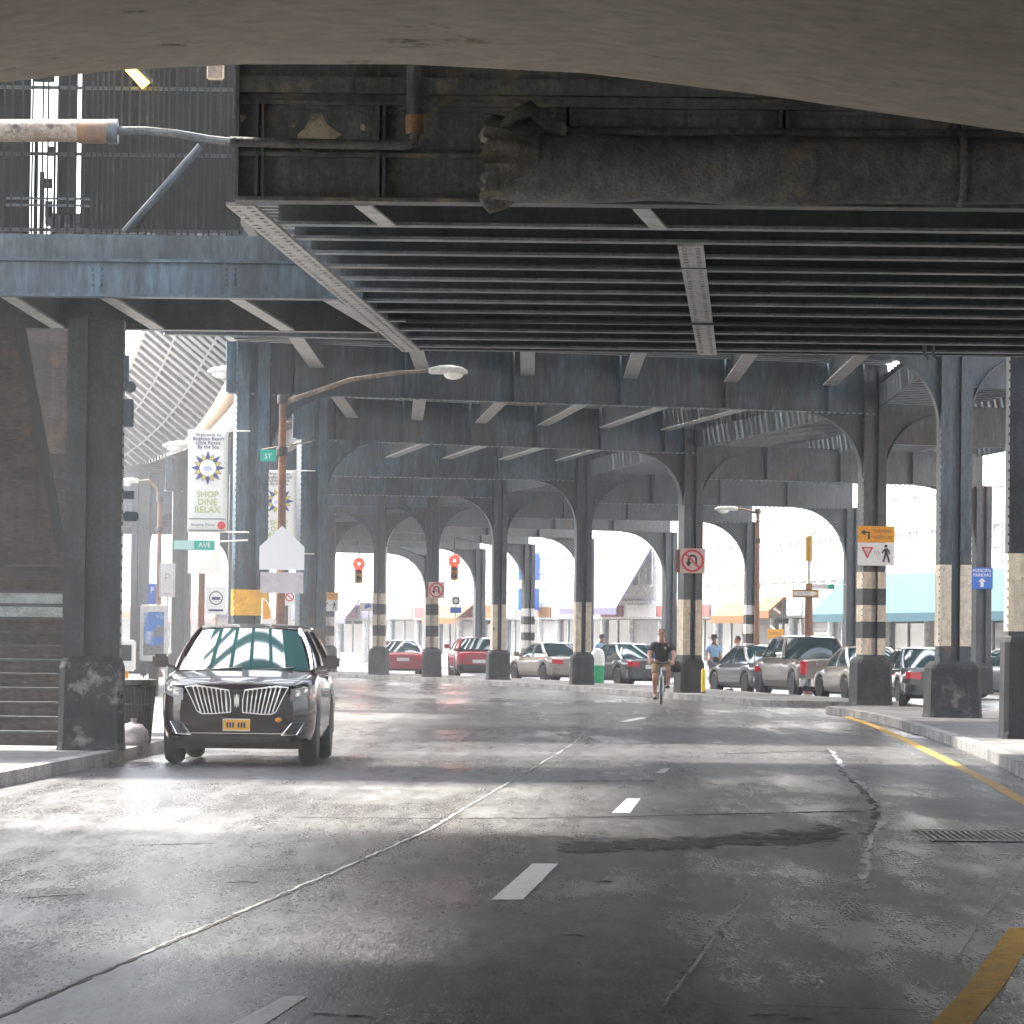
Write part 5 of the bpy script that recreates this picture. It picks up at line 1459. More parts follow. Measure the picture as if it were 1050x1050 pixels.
# ------------------------------------------------------------------ banners and signs on the left
def sunburst(t, cx, cz, r, y):
    mb = MB(); mb2 = MB()
    for k in range(16):
        a = 2 * PI * k / 16 + PI / 2; L_ = r * (2.05 if k % 2 == 0 else 1.75)
        w_ = .36 * r
        tip = (cx + L_ * math.cos(a), cz + L_ * math.sin(a))
        b1 = (cx + r * math.cos(a) - w_ * math.sin(a), cz + r * math.sin(a) + w_ * math.cos(a))
        b2 = (cx + r * math.cos(a) + w_ * math.sin(a), cz + r * math.sin(a) - w_ * math.cos(a))
        mb.face([b2, tip, b1], y - (.001 if k % 2 else .002), .003)
        if k % 2: mb2.face([(cx + (p[0] - cx) * .93, cz + (p[1] - cz) * .93) for p in (b2, tip, b1)], y - .005, .003)
    mb.build('sun_rays', M['banner_navy'], t); mb2.build('sun_rays', M['banner_yellow'], t)
    mb = MB(); mb.face([(cx + 1.08 * r * math.cos(2 * PI * k / 28), cz + 1.08 * r * math.sin(2 * PI * k / 28)) for k in range(28)], y - .008, .003); mb.build('sun_ring', M['banner_navy'], t)
    mb = MB(); mb.face([(cx + r * math.cos(2 * PI * k / 28), cz + r * math.sin(2 * PI * k / 28)) for k in range(28)], y - .012, .003); mb.build('sun_disc', M['sign_white'], t)
    mb = MB(); mb.face([(cx - .6 * r, cz - .1 * r), (cx - .2 * r, cz + .3 * r), (cx + .2 * r, cz + .2 * r), (cx + .6 * r, cz - .05 * r), (cx + .3 * r, cz - .35 * r), (cx - .3 * r, cz - .4 * r)], y - .016, .003); mb.build('sun_emblem', M['banner_lilac'], t)


def banner(label, pxc, Y, py0, py1, wpx):
    k = Y / F
    c = P(pxc, (py0 + py1) / 2, Y); w = wpx * k; h = (py1 - py0) * k
    t = root('street_banner', (c.x, Y, c.z), 0, label, 'banner', 'welcome banners hung from the columns')
    mb = MB()
    mb.grid(lambda u, v: ((u - .5) * w, .012 * math.sin(5 * v + 2 * u), (v - .5) * h), 6, 14)
    o = mb.build('cloth', M['banner'], t, smooth=True)
    sd = o.modifiers.new('thick', 'SOLIDIFY'); sd.thickness = .006
    y = -.022
    for s, zz in (('Welcome to', .455), ('Brighton Beach', .415), ('Little Russia', .375), ('By the Sea', .335)):
        lettering(t, s, 0, y, zz * h, .062 * h * .8, M['ink'], w * .92, bold=.0005)
    sunburst(t, 0, .13 * h, w * .21, y)
    for s, zz in (('SHOP', -.13), ('DINE', -.205), ('RELAX', -.28)):
        lettering(t, s, 0, y, zz * h, .085 * h, M['banner_olive'], w * .74, bold=.003)
    mb = MB(); mb.box(-.46 * w, .46 * w, y - .003, y, -.372 * h, -.364 * h); mb.box(-.46 * w, .46 * w, y - .003, y, -.485 * h, -.477 * h); mb.build('rule', M['ink'], t)
    lettering(t, 'Shopping District', -.1 * w, y, -.425 * h, .036 * h, M['ink'], w * .62)
    mb = MB(); mb.face([(.36 * w + .1 * w * math.cos(2 * PI * q / 20), -.43 * h + .1 * w * math.sin(2 * PI * q / 20)) for q in range(20)], y - .003, .006); mb.build('round_emblem', M['sign_red'], t)
    mb = MB()
    for z in (.495 * h, -.495 * h): mb.tube([(-w * .5, .03, z), (w * 1.05, .03, z)], .014, 6)
    mb.build('banner_arm', M['alu'], t)
    return t


banner('nearer white welcome banner with a sun emblem beside the yellow banded column', 213, 96.3, 441, 546, 41)
banner('smaller welcome banner with a sun emblem, behind the rusty lamp post', 286, 116.3, 482, 568, 35)


def sign(name, label, px, Y, py, w, h, m, cat='sign', rz=0, post=None, pm='alu', th=.02):
    c = P(px, py, Y)
    t = root(name, (c.x, Y, c.z), rz, label, cat)
    mb = MB(); mb.cbox(-w / 2, w / 2, -th / 2, th / 2, -h / 2, h / 2, .008); mb.build('sign_plate', M[m], t)
    if post is not None:
        mb = MB(); mb.tube([(post, .05, h / 2), (post, .05, -c.z + .0)], .03, 8); mb.build('post', M[pm], t)
    return t


YS = -.014
# panel under the banner
t = sign('pavement_notice', 'pale lower notice hanging under the nearer welcome banner', 209, 97.2, 567, .70, .92, 'sign_white')
mb = MB()
for z, w_ in ((.32, .5),): mb.box(-w_ / 2, w_ / 2, YS - .003, YS + .003, z, z + .03)
mb.build('lettering', M['sign_grey'], t)
t = sign('street_name_sign', 'green street name sign hanging in front of the nearer banner', 199, 92, 559, .86, .2, 'sign_green')
mb = MB(); mb.box(-.42, 0, YS - .004, YS, -.09, .09); mb.build('pale_half', mat('faded_green', (0.45, 0.68, 0.62), .4), t)
lettering(t, 'AVE', .22, YS - .004, 0, .15, M['sign_white'])
mb = MB(); mb.tube([(-.42, .03, .08), (.5, .03, .08), (1.1, .3, .12)], .015, 6); mb.build('hanger', M['alu'], t)
t = sign('street_name_sign', 'teal street name sign left of the rusty lamp post top', 275, 90, 467, .32, .24, 'sign_green')
mb = MB(); mb.tube([(-.14, .03, .12), (.9, .03, .3)], .015, 6); mb.build('hanger', M['pale_pipe'], t)
lettering(t, 'ST', 0, YS - .003, -.02, .14, M['sign_white'])
# pentagon sign seen from the back on the lamp post, with a plate under it
c = P(289, 572, yl - .16)
t = root('school_sign', (c.x, yl - .16, c.z), 0, 'white backed pentagon sign fixed to the rusty lamp post', 'sign')
mb = MB(); mb.face([(-.45, -.24), (.45, -.24), (.45, .22), (0, .64), (-.45, .22)], 0, .014); mb.build('sign_plate', M['sign_pale'], t)
mb = MB(); mb.box(-.2, .2, .008, .03, -.1, -.06); mb.box(-.2, .2, .008, .03, .2, .24); mb.build('bracket', M['alu'], t)
c = P(289, 597.5, yl - .16)
t = root('arrow_plate', (c.x, yl - .16, c.z), 0, 'mauve grey rectangular plate under the pentagon sign', 'sign')
mb = MB(); mb.cbox(-.43, .43, -.008, .008, -.21, .21, .006); mb.build('sign_plate', M['sign_grey'], t)
mb = MB(); mb.box(-.2, .2, .01, .03, -.05, .0); mb.build('bracket', M['alu'], t)
# white regulation signs
t = sign('parking_sign', 'white parking rule sign on a thin post above the poster kiosk', 171.5, 112, 595, .40, .86, 'sign_white', post=.0)
mb = MB(); mb.ribbon([(-.17, -.4), (.17, -.4), (.17, .4), (-.17, .4)], .015, YS, .006, closed=True); mb.box(-.1, .1, YS - .003, YS + .003, -.36, -.33); mb.build('border', M['sign_grey'], t)
lettering(t, 'P', 0, YS - .003, .05, .32, M['sign_grey'])
t = sign('bus_sign', 'square white sign with a round emblem left of the yellow band', 221.5, 96, 615.5, .46, .62, 'sign_white', post=.0, pm='tan')
mb = MB(); mb.ribbon([(.14 * math.cos(2 * PI * k / 24), .05 + .14 * math.sin(2 * PI * k / 24)) for k in range(24)], .02, YS, .006, closed=True); mb.cbox(-.09, .09, YS - .004, YS + .002, .01, .07, .001); mb.box(-.16, .16, YS - .003, YS + .003, -.24, -.20); mb.build('roundel', M['ink'], t)
t = sign('parking_sign', 'small blue sign beside the far brown lamp post', 156, 140, 609, .26, .66, 'sign_blue', post=.0)
lettering(t, 'P', 0, YS - .003, .12, .24, M['sign_white'])
t = sign('no_turn_sign', 'small white sign with red circle right of the rusty lamp post', 297, 113.5, 613, .28, .40, 'sign_white', post=.0)
mb = MB(); mb.ribbon([(.1 * math.cos(2 * PI * k / 20), .02 + .1 * math.sin(2 * PI * k / 20)) for k in range(20)], .03, YS, .006, closed=True); mb.ribbon([(-.07, .09), (.07, -.05)], .025, YS, .006); mb.build('red_circle', M['sign_red'], t)
c = P(274, 628, 92)
t = root('warning_sign', (c.x, 92, c.z), R(28), 'leaning yellow and white leaf shaped sign behind the SUV roof', 'sign')
mb = MB(); mb.face([(-.12, .3), (-.02, .26), (.10, .05), (.14, -.2), (.05, -.3), (-.14, -.3)], 0, .02); mb.build('sign_plate', M['sign_white'], t)
mb = MB(); mb.face([(-.10, .27), (-.03, .23), (.06, .05), (.06, -.12), (-.10, -.15)], -.014, .006); mb.build('yellow_face', M['sign_orange'], t)
mb = MB(); mb.tube([(0, .04, -.3), (0, .04, -c.z + .1)], .03, 8); mb.build('post', M['alu'], t)
# poster kiosk
g = Vector((PX(158, 104), 104, .15))
t = root('poster_kiosk', g, 0, 'pale pavement kiosk with a framed blue poster beyond the litter basket', 'kiosk')
zk0, zk1 = P(158, 678, 104).z - .15, P(158, 620, 104).z - .15
mb = MB(); mb.cbox(-.33, .33, -.12, .12, zk0, zk1, .03); mb.build('cabinet', M['alu'], t)
mb = MB(); mb.face([(-.24, zk0 + .14), (.24, zk0 + .14), (.24, zk1 - .17), (-.24, zk1 - .17)], -.125, .01); pz = mb.build('poster', M['poster'], t)
mb = MB(); mb.face([(-.24, zk0 + .14), (.24, zk0 + .14), (.24, zk0 + .42), (-.05, zk0 + .36), (-.24, zk0 + .46)], -.133, .004); mb.face([(-.02, zk0 + .6), (.2, zk0 + .55), (.22, zk0 + .85), (.05, zk0 + .8)], -.133, .004); mb.build('poster_scene', M['fascia_grey'], pz)
mb = MB(); mb.cbox(-.12, .12, -.06, .06, 0, zk0 + .02, .02); mb.cbox(-.3, -.15, -.25, -.1, zk0 - .35, zk0 - .02, .02); mb.tube([(-.1, -.2, zk0 - .05), (-.2, -.28, zk0 - .2), (-.22, -.25, zk0 - .4)], .02, 6); mb.build('stand', M['steel'], t)
# newspaper box / yellow post
g = Vector((PX(128, 84), 84, .15))
t = root('news_box', g, 0, 'white and yellow newspaper box behind the litter basket', 'newspaper box')
mb = MB(); mb.cbox(-.2, .2, -.2, .2, .75, 1.35, .03); mb.build('box_body', M['sign_white'], t)
mb = MB(); mb.cbox(-.08, .08, -.08, .08, 0, .75, .02); mb.build('stand', M['sign_orange'], t)
mb = MB(); mb.cbox(-.15, .15, -.215, -.2, .95, 1.25, .006); mb.build('window', M['shop_glass'], t)
# litter basket
g = G(141, 762, .15); g = Vector((P(141, 740, 57.6).x, 57.6, .15))
t = root('litter_basket', g, 0, 'dark wire litter basket with a pale bag at the left kerb', 'litter basket')
mb = MB()
for k in range(30):
    a = 2 * PI * k / 30; mb.tube([(.17 * math.cos(a), .17 * math.sin(a), .02), (.235 * math.cos(a), .235 * math.sin(a), .80)], .006, 4)
for z, r_ in ((.02, .17), (.28, .192), (.54, .214), (.80, .238)): mb.tube([(r_ * math.cos(2 * PI * k / 24), r_ * math.sin(2 * PI * k / 24), z) for k in range(25)], .012, 6, cap=False)
mb.build('wire_body', M['iron'], t)
mb = MB(); mb.lathe([(.225, .78), (.255, .79), (.255, .86), (.225, .87)], (0, 0, 0), 24); mb.build('rim', M['iron'], t)
mb = MB(); mb.lathe([(.14, .05), (.175, .08), (.19, .30), (.20, .55), (.215, .76), (.1, .8), (.01, .78)], (0, 0, 0), 18); mb.build('liner', M['black'], t, smooth=True)
t2 = root('rubbish_bag', (g.x - .02, g.y - .36, .15), 0, 'pale lumpy rubbish bag leaning against the litter basket', 'rubbish bag')
mb = MB()
rings = []
for h_, r_ in ((0.0, .10), (.02, .17), (.10, .21), (.20, .19), (.28, .12), (.31, .03), (.36, .05)):
    rings.append([(r_ * random.uniform(.85, 1.12) * math.cos(2 * PI * k / 16), .7 * r_ * random.uniform(.85, 1.12) * math.sin(2 * PI * k / 16), h_) for k in range(16)])
mb.loft(rings); mb.build('bag', M['bag'], t2, smooth=True)

# ------------------------------------------------------------------ signs on the right
def uturn(label, px, Y, py, s, back=True):
    c = P(px, py, Y)
    t = root('no_turn_sign', (c.x, Y, c.z), 0, label, 'sign', 'no U-turn signs')
    h = s / 2
    mb = MB(); mb.cbox(-h, h, -.01, .01, -h, h, .01); mb.build('sign_plate', M['sign_pink'], t)
    mb = MB()
    if back: mb.cbox(-h - .17 * s, -h + .12 * s, .03, .08, -h * .95, h * .9, .01); mb.build('side_plate', M['rust_pole'], t)
    mb = MB()
    U = [(-.15 * s, -.08 * s), (-.15 * s, .06 * s)] + [(-.15 * s * math.cos(PI * k / 8) + 0, .06 * s + .15 * s * math.sin(PI * k / 8)) for k in range(1, 8)] + [(.15 * s, .06 * s), (.15 * s, -.22 * s)]
    mb.ribbon(U, .085 * s, YS, .004); mb.face([(-.28 * s, -.05 * s), (-.02 * s, -.05 * s), (-.15 * s, -.24 * s)], YS - .004, .004); mb.build('turn_arrow', M['black_ink'], t)
    mb = MB(); mb.ribbon([(.41 * s * math.cos(2 * PI * k / 36), .41 * s * math.sin(2 * PI * k / 36)) for k in range(36)], .085 * s, YS - .008, .004, closed=True)
    mb.ribbon([(-.28 * s, .28 * s), (.28 * s, -.28 * s)], .07 * s, YS - .012, .004); mb.build('red_circle', M['sign_red'], t)
    return t


uturn('no U-turn sign on the column just behind the cyclist', 710, 122.4, 575, .70)
uturn('smaller no U-turn sign on the banded column left of the red car', 447.5, 162.4, 605, .60)


def turning(label, px, Y, py, w, small=False):
    c = P(px, py, Y)
    t = root('turning_vehicles_sign', (c.x, Y, c.z), 0, label, 'sign', 'turning vehicles yield signs')
    h1, h2 = w * .45, w * .62
    mb = MB(); mb.cbox(-w / 2, w / 2, -.012, .012, 0.004, h1, .008); mb.build('upper_plate', M['sign_orange'], t)
    mb = MB(); mb.cbox(-w / 2, w / 2 - .01, -.010, .010, -h2, 0, .008); mb.build('lower_plate', M['sign_white'], t)
    mb = MB(); mb.ribbon([(-.20 * w, .07 * w + .03 * w), (-.20 * w, .28 * w), (-.34 * w, .28 * w)], .055 * w, YS, .004); mb.face([(-.31 * w, .36 * w), (-.31 * w, .20 * w), (-.42 * w, .28 * w)], YS - .004, .004)
    mb.build('left_arrow', M['black_ink'], t)
    if True:
        ink = mat('brown_sign_ink', (0.30, 0.09, 0.005), .5)
        lettering(t, 'TURNING', .16 * w, YS, .31 * w, .12 * w, ink, w * .52, bold=.001); lettering(t, 'VEHICLES', .16 * w, YS, .14 * w, .12 * w, ink, w * .52, bold=.001)
    mb = MB(); mb.face([(-.40 * w, -.12 * w), (-.08 * w, -.12 * w), (-.24 * w, -.44 * w)], YS, .004); y1 = mb.build('yield_triangle', M['sign_red'], t)
    mb = MB(); mb.face([(-.34 * w, -.155 * w), (-.14 * w, -.155 * w), (-.24 * w, -.355 * w)], YS - .004, .004); mb.build('triangle_centre', M['sign_pink'], y1)
    lettering(t, 'TO', .01 * w, YS, -.28 * w, .12 * w, M['sign_grey'] if False else M['fascia_grey'])
    mb = MB()
    c0 = (.26 * w, -.09 * w)
    mb.face([(c0[0] + .042 * w * math.cos(2 * PI * k / 14), c0[1] + .042 * w * math.sin(2 * PI * k / 14)) for k in range(14)], YS, .004)
    mb.ribbon([(.265 * w, -.15 * w), (.27 * w, -.32 * w)], .085 * w, YS - .002, .004)
    mb.ribbon([(.25 * w, -.30 * w), (.225 * w, -.40 * w), (.19 * w, -.52 * w)], .05 * w, YS, .004)
    mb.ribbon([(.28 * w, -.30 * w), (.325 * w, -.40 * w), (.355 * w, -.53 * w)], .05 * w, YS - .004, .004)
    mb.ribbon([(.25 * w, -.16 * w), (.20 * w, -.21 * w), (.155 * w, -.28 * w)], .04 * w, YS - .006, .004)
    mb.ribbon([(.28 * w, -.16 * w), (.34 * w, -.22 * w), (.355 * w, -.31 * w)], .04 * w, YS - .006, .004)
    mb.build('walking_figure', M['black_ink'], t)
    return t


turning('large orange turning vehicles yield sign on the striped column', 898.5, 101.9, 556.5, .86)
turning('small far orange turning vehicles yield sign beside the dark SUV', 338, 180.4, 615.5, .72)

t = sign('lane_sign', 'blue sign with white arrow on the pale far side column', 1007, 126.6, 593, .62, .62, 'sign_blue')
lettering(t, 'MUNICIPAL', 0, YS, .22, .13, M['sign_white'], .54, bold=.001); lettering(t, 'PARKING', 0, YS, .09, .13, M['sign_white'], .5, bold=.001)
mb = MB(); mb.face([(-.11, -.10), (0, .01), (.11, -.10)], YS, .004); mb.box(-.045, .045, YS - .002, YS + .002, -.25, -.11); mb.build('up_arrow', M['sign_white'], t)
t = sign('one_way_sign', 'one way arrow sign on the yellow topped signal pole', 826, 134.5, 608.5, .82, .24, 'black_band' if False else 'signal_yellow')
mb = MB(); mb.ribbon([(-.40, -.11), (.40, -.11), (.40, .11), (-.40, .11)], .03, YS, .005, closed=True); mb.build('border', M['black_ink'], t)
mb = MB(); mb.face([(-.36, -.06), (.2, -.06), (.2, -.085), (.37, 0), (.2, .085), (.2, .06), (-.36, .06)], YS, .004); mb.build('white_arrow', M['sign_white'], t)
lettering(t, 'ONE WAY', -.06, YS - .004, 0, .10, M['fascia_grey'], .42)
t = root('signal_pole', (PX(829, 135), 135, 0), 0, 'weathered signal pole with a yellow top and span wires beyond the pickup', 'pole')
zt1 = P(827, 552, 135).z; zt2 = P(827, 575, 135).z
mb = MB(); mb.tube([(0, 0, 0), (0, 0, 2.2), (0, 0, zt2 - .7)], [.15, .13, .10], 12); mb.build('pole', M['rust_pole'], t, smooth=True)
mb = MB(); mb.tube([(0, 0, zt2 - .7), (0, 0, zt2), (0, 0, zt1)], [.06, .06, .05], 10); mb.build('upper_pole', M['alu'], t, smooth=True)
mb = MB(); mb.tube([(0, 0, zt2), (0, 0, zt1)], [.10, .10], 10); mb.ball((0, 0, zt1), .11, 8); mb.build('yellow_sleeve', M['signal_yellow'], t, smooth=True)
mb = MB(); a = P(776, 532, 150)
mb.tube([(0, 0, zt1), (-.75, 4, zt1 + .25), (a.x - PX(829, 135), 15, a.z)], .018, 5)
mb.tube([(0, 0, zt1), (.25, 0, zt1 + .3), (.6, 0, zt1 + .45), (.9, 0, zt1 + .48)], .02, 6)
mb.build('span_wire', M['steel'], t)
t = sign('street_name_sign', 'white and green street name sign right of the signal pole', 843, 136, 601.5, .78, .16, 'sign_white')
mb = MB(); mb.box(.18, .38, YS - .004, YS, -.07, .07); mb.build('green_end', M['sign_green'], t)
lettering(t, 'BRIGHTON', -.1, YS, 0, .12, M['sign_grey'], .5)
mb = MB(); mb.tube([(-.38, .03, .05), (-.45, -.2, .05)], .015, 6); mb.tube([(.38, .03, .05), (.75, .3, .08)], .012, 6); mb.build('hanger', M['alu'], t)
t = sign('shop_sign', 'small yellow shop sign beyond the saloon, left of the pickup', 795, 168, 650, .62, .36, 'sign_orange')
lettering(t, 'OPEN', 0, YS, 0, .17, M['rust_pole'], .5)
mb = MB(); mb.tube([(0, .05, .16), (0, 2.6, .3)], .02, 5); mb.build('hanger', M['alu'], t)
# signals
def signal(label, px, Y, py, lit=True, small=False):
    c = P(px, py, Y)
    t = root('traffic_light', (c.x, Y, c.z), 0, label, 'traffic light', 'red traffic lights')
    mb = MB(); mb.cbox(-.15, .15, 0, .2, -.75, .16, .03); mb.build('housing', M['signal_yellow'], t)
    for i, z in enumerate((0, -.29, -.58)):
        rl = .24 if i == 0 else .10  # lit lens oversized, so the red halo is part of its shape
        mb = MB(); mb.lathe([(rl, 0), (rl * .97, -.02), (rl * .55, -.035), (.005, -.04)], (0, -.005, z), 16, 'Y'); mb.build('signal_lens', M['signal_red'] if i == 0 else M['black'], t, smooth=True)
        if i == 0:
            mb = MB(); mb.lathe([(.05, -.036), (.04, -.055), (.005, -.06)], (0, -.005, z), 14, 'Y'); mb.build('glare_core', M['signal_core'], t, smooth=True)  # white centre of the glare, modelled as a small disc
        mb = MB(); arc = [(.135 * math.cos(PI * k / 10), z + .135 * math.sin(PI * k / 10)) for k in range(11)]
        for a, b in zip(arc, arc[1:]): mb.prism([(0, 0), (0, 1)], (0, 0, 0), (1, 0, 0), (0, 0, 1), (0, 1, 0), 0) if False else mb.beam((a[0], -.1, a[1]), (b[0], -.1, b[1]), .2, .008, up=(-(b[1] - a[1]), 0, (b[0] - a[0])))
        mb.build('visor', M['signal_yellow'], t)
    mb = MB(); mb.tube([(0, .1, .16), (0, .1, .9)], .03, 6); mb.tube([(0, .1, .9), (1.6, .3, .6), (3.0, .5, .1)], .02, 6); mb.build('hanger', M['steel'], t)
    return t
signal('lit red traffic light with a yellow housing left of the banded column', 368, 166, 578)
signal('second lit red traffic light high beside the no U-turn column', 466, 170, 575)
t = sign('round_sign', 'small round sign over a blue plate on a thin post behind the red car', 467.5, 186, 616, .34, .34, 'sign_white', post=0)
mb = MB(); mb.ribbon([(.13 * math.cos(2 * PI * k / 20), .13 * math.sin(2 * PI * k / 20)) for k in range(20)], .06, YS, .006, closed=True); mb.build('ring', M['ink'], t)
mb = MB(); mb.cbox(-.24, .24, -.02, -.0, -.52, -.27, .01); mb.build('blue_plate', M['sign_blue'], t)
t = sign('direction_sign', 'pale blue hanging sign far away between the striped columns', 376, 186, 622, .6, .36, 'sign_white', post=.1)
mb = MB(); mb.face([(-.1, -.1), (.22, .0), (.1, .13), (-.05, .08)], YS, .005); mb.build('blue_patch', M['sign_blue'], t)
# green bin, yellow bollard
t = root('litter_bin', (PX(613, 147), 147, 0.0), 0, 'bright green bin with a white top beside the cream flanged column', 'bin')
mb = MB(); mb.lathe([(.20, .15), (.21, .17), (.23, .72), (.23, .74)], (0, 0, 0), 16); mb.build('bin_body', M['green_bin'], t, smooth=True)
mb = MB(); mb.lathe([(.235, .74), (.24, .95), (.22, 1.15), (.15, 1.28), (.01, 1.32)], (0, 0, 0), 16); mb.build('bin_top', M['sign_white'], t, smooth=True)
t = root('bollard', (PX(721.5, 122), 122, .15), 0, 'yellow post beside the base of the column behind the cyclist', 'bollard')
mb = MB(); mb.tube([(0, 0, 0), (0, 0, .62), (0, 0, .68)], [.06, .06, .03], 10); mb.build('post', mat('bright_yellow', (.8, .6, .02), .45), t, smooth=True)
mb = MB(); mb.lathe([(.09, 0), (.09, .03), (.06, .05)], (0, 0, 0), 10); mb.build('foot', M['iron'], t)

# ------------------------------------------------------------------ buildings
def building(label, y0, y1, height, wall, ground, awn=None, depth=12, floors=2, upper='wall_white', off=0.0, sign_m=None, bays=4, win_h=1.5, side=1, name='shop_building'):
    """a terrace house whose front runs from front(y0) to front(y1); local x along the front, local y into the block"""
    a = Vector((front(y0) + off, y0, 0)); b = Vector((front(y1) + off, y1, 0))
    d = (a - b); Ln = d.length; ang = math.atan2(d.y, d.x)
    # local +x from b (far, left in view) to a (near, right in view); local -y faces the street
    t = root(name, (b.x, b.y, 0.15), ang, label, 'building', 'shop buildings along the far side')
    hg = 3.3
    mb = MB(); mb.box(0.01, Ln - 0.01, 0.30, depth, 0, hg); mb.box(0.01, Ln - 0.01, 0, depth, hg + .002, height); mb.build('wall', M[wall], t)
    mb = MB(); mb.box(0, Ln, -.18, depth, height + .002, height + .35); mb.build('cornice', M[upper], t)
    mb = MB(); mb.box(0.05, Ln - .05, -.10, .28, 2.45, hg - .002); mb.build('fascia', M[sign_m or 'fascia_grey'], t)
    bw = Ln / bays
    for k in range(bays):
        if random.random() < .8:
            mb = MB(); a_ = random.uniform(.1, .5); mb.box(k * bw + a_, (k + 1) * bw - random.uniform(.1, .5), -.16, -.102, 2.55, hg - random.uniform(.08, .3)); mb.build('shop_sign', M[random.choice(('sign_white', 'awning_red', 'awning_orange', 'fascia_grey', 'wall_cream', 'awning_lav', 'car_tan'))], t)
    for k in range(bays):
        x0, x1 = k * bw + .18, (k + 1) * bw - .18
        if k % 3 == 2:
            mb = MB(); mb.box(x0, x1, .22, .26, 0.05, 2.4)
            for q in range(14): mb.box(x0, x1, .195, .22, .1 + q * .165, .1 + q * .165 + .12)
            mb.build('shutter', M['shutter'], t)
        else:
            mb = MB(); mb.box(x0, x1, .20, .25, .55, 2.4); w_ = mb.build('shop_window', M['shop_glass'], t)
            mb = MB(); mb.box(x0, x1, .12, .29, 0, .55)
            for x in (x0, (x0 + x1) / 2, x1): mb.box(x - .04, x + .04, .15, .29, .551, 2.4)
            mb.build('window_frame', M['wall_grey'], w_)
        mb = MB(); mb.box(k * bw + .02, k * bw + .16, 0.02, .3, 0, 2.44); mb.build('pilaster', M[wall], t)
        nf = floors - 1
        for f in range(nf):
            zz = hg + .75 + f * 2.9
            if zz + win_h > height - .2: continue
            for xx in (k * bw + bw * .27, k * bw + bw * .73):
                mb = MB(); mb.box(xx - .45, xx + .45, -.03, -.004, zz, zz + win_h); w_ = mb.build('window', M['washed_pane'], t)
                mb = MB(); mb.box(xx - .55, xx + .55, -.12, -.004, zz - .12, zz - .002); mb.box(xx - .5, xx - .452, -.07, -.004, zz, zz + win_h); mb.box(xx + .452, xx + .5, -.07, -.004, zz, zz + win_h); mb.box(xx - .45, xx + .45, -.06, -.032, zz + win_h * .5 - .03, zz + win_h * .5 + .03); mb.box(xx - .55, xx + .55, -.1, -.004, zz + win_h + .002, zz + win_h + .14)
                mb.build('window_frame', M['wall_white'], w_)
    if awn:
        m, zt_, zb_, out_, x0, x1 = awn
        mb = MB(); x0 *= Ln; x1 *= Ln
        mb.prism([(-.11, zt_), (-.16, zt_ + .03), (-out_ - .03, zb_ + .03), (-out_ - .03, zb_ - .28), (-out_, zb_ - .28), (-out_, zb_), (-.11, zt_ - .05)], ((x0 + x1) / 2, 0, 0), (0, 1, 0), (0, 0, 1), (1, 0, 0), x1 - x0)
        mb.build('awning', M[m], t)
    return t, Ln


building('white shop block with a long sky blue awning behind the right columns', 118, 172, 9.5, 'wall_white', 'fascia_grey', awn=('awning_blue', 4.0, 2.5, 1.5, .0, .985), bays=9, floors=3)
building('cream shop building with a grey fascia behind the pickup truck', 172, 185, 8.2, 'wall_white', 'fascia_grey', awn=('awning_orange', 3.3, 2.7, .8, .0, .25), bays=4, sign_m='fascia_grey')
building('white shop building with tan ground floor behind the far pedestrians', 185, 198, 8.8, 'wall_white', 'fascia_grey', awn=('awning_orange', 3.1, 2.5, .9, .55, .98), bays=3, sign_m='wall_cream')
building('white building with a big lavender awning behind the cyclist', 198, 216, 9.0, 'wall_white', 'fascia_grey', awn=('awning_lav', 5.7, 2.9, 1.8, .2, .72), bays=4, sign_m='wall_white')
tb, Lb = building('pale building with two blue hanging signs behind the green bin', 216, 228, 8.0, 'wall_white', 'fascia_grey', bays=4, sign_m='wall_grey')
for z0, z1 in ((2.9, 4.0), (4.4, 5.8)):
    mb = MB(); mb.box(Lb * .55, Lb * .55 + .14, -1.25, -.15, z0, z1); mb.box(Lb * .55 + .03, Lb * .55 + .09, -.15, -.0, z0 + .3, z0 + .36); mb.build('hanging_sign', M['sign_blue'], tb)
building('white shop building with an orange awning beyond the red car', 228, 244, 8.6, 'wall_white', 'fascia_grey', awn=('awning_orange', 3.2, 2.5, 1.0, .3, .7), bays=4, sign_m='wall_cream')
building('hazy lilac fronted building between the banded columns', 244, 262, 9.0, 'wall_white', 'fascia_grey', awn=('awning_lav', 3.6, 2.5, 1.0, .1, .5), bays=4)
building('far pale building at the bend with a red awning', 262, 290, 10.0, 'wall_cream', 'fascia_grey', awn=('awning_red', 3.2, 2.5, 1.0, .2, .5), bays=5)
building('farthest grey building closing the bend of the street', 290, 345, 11.0, 'wall_grey', 'fascia_grey', bays=8, floors=3)
building('tall shop block at the right, mostly beyond the edge of the view', 70, 117.5, 11.0, 'wall_brick', 'fascia_grey', bays=8, floors=3)


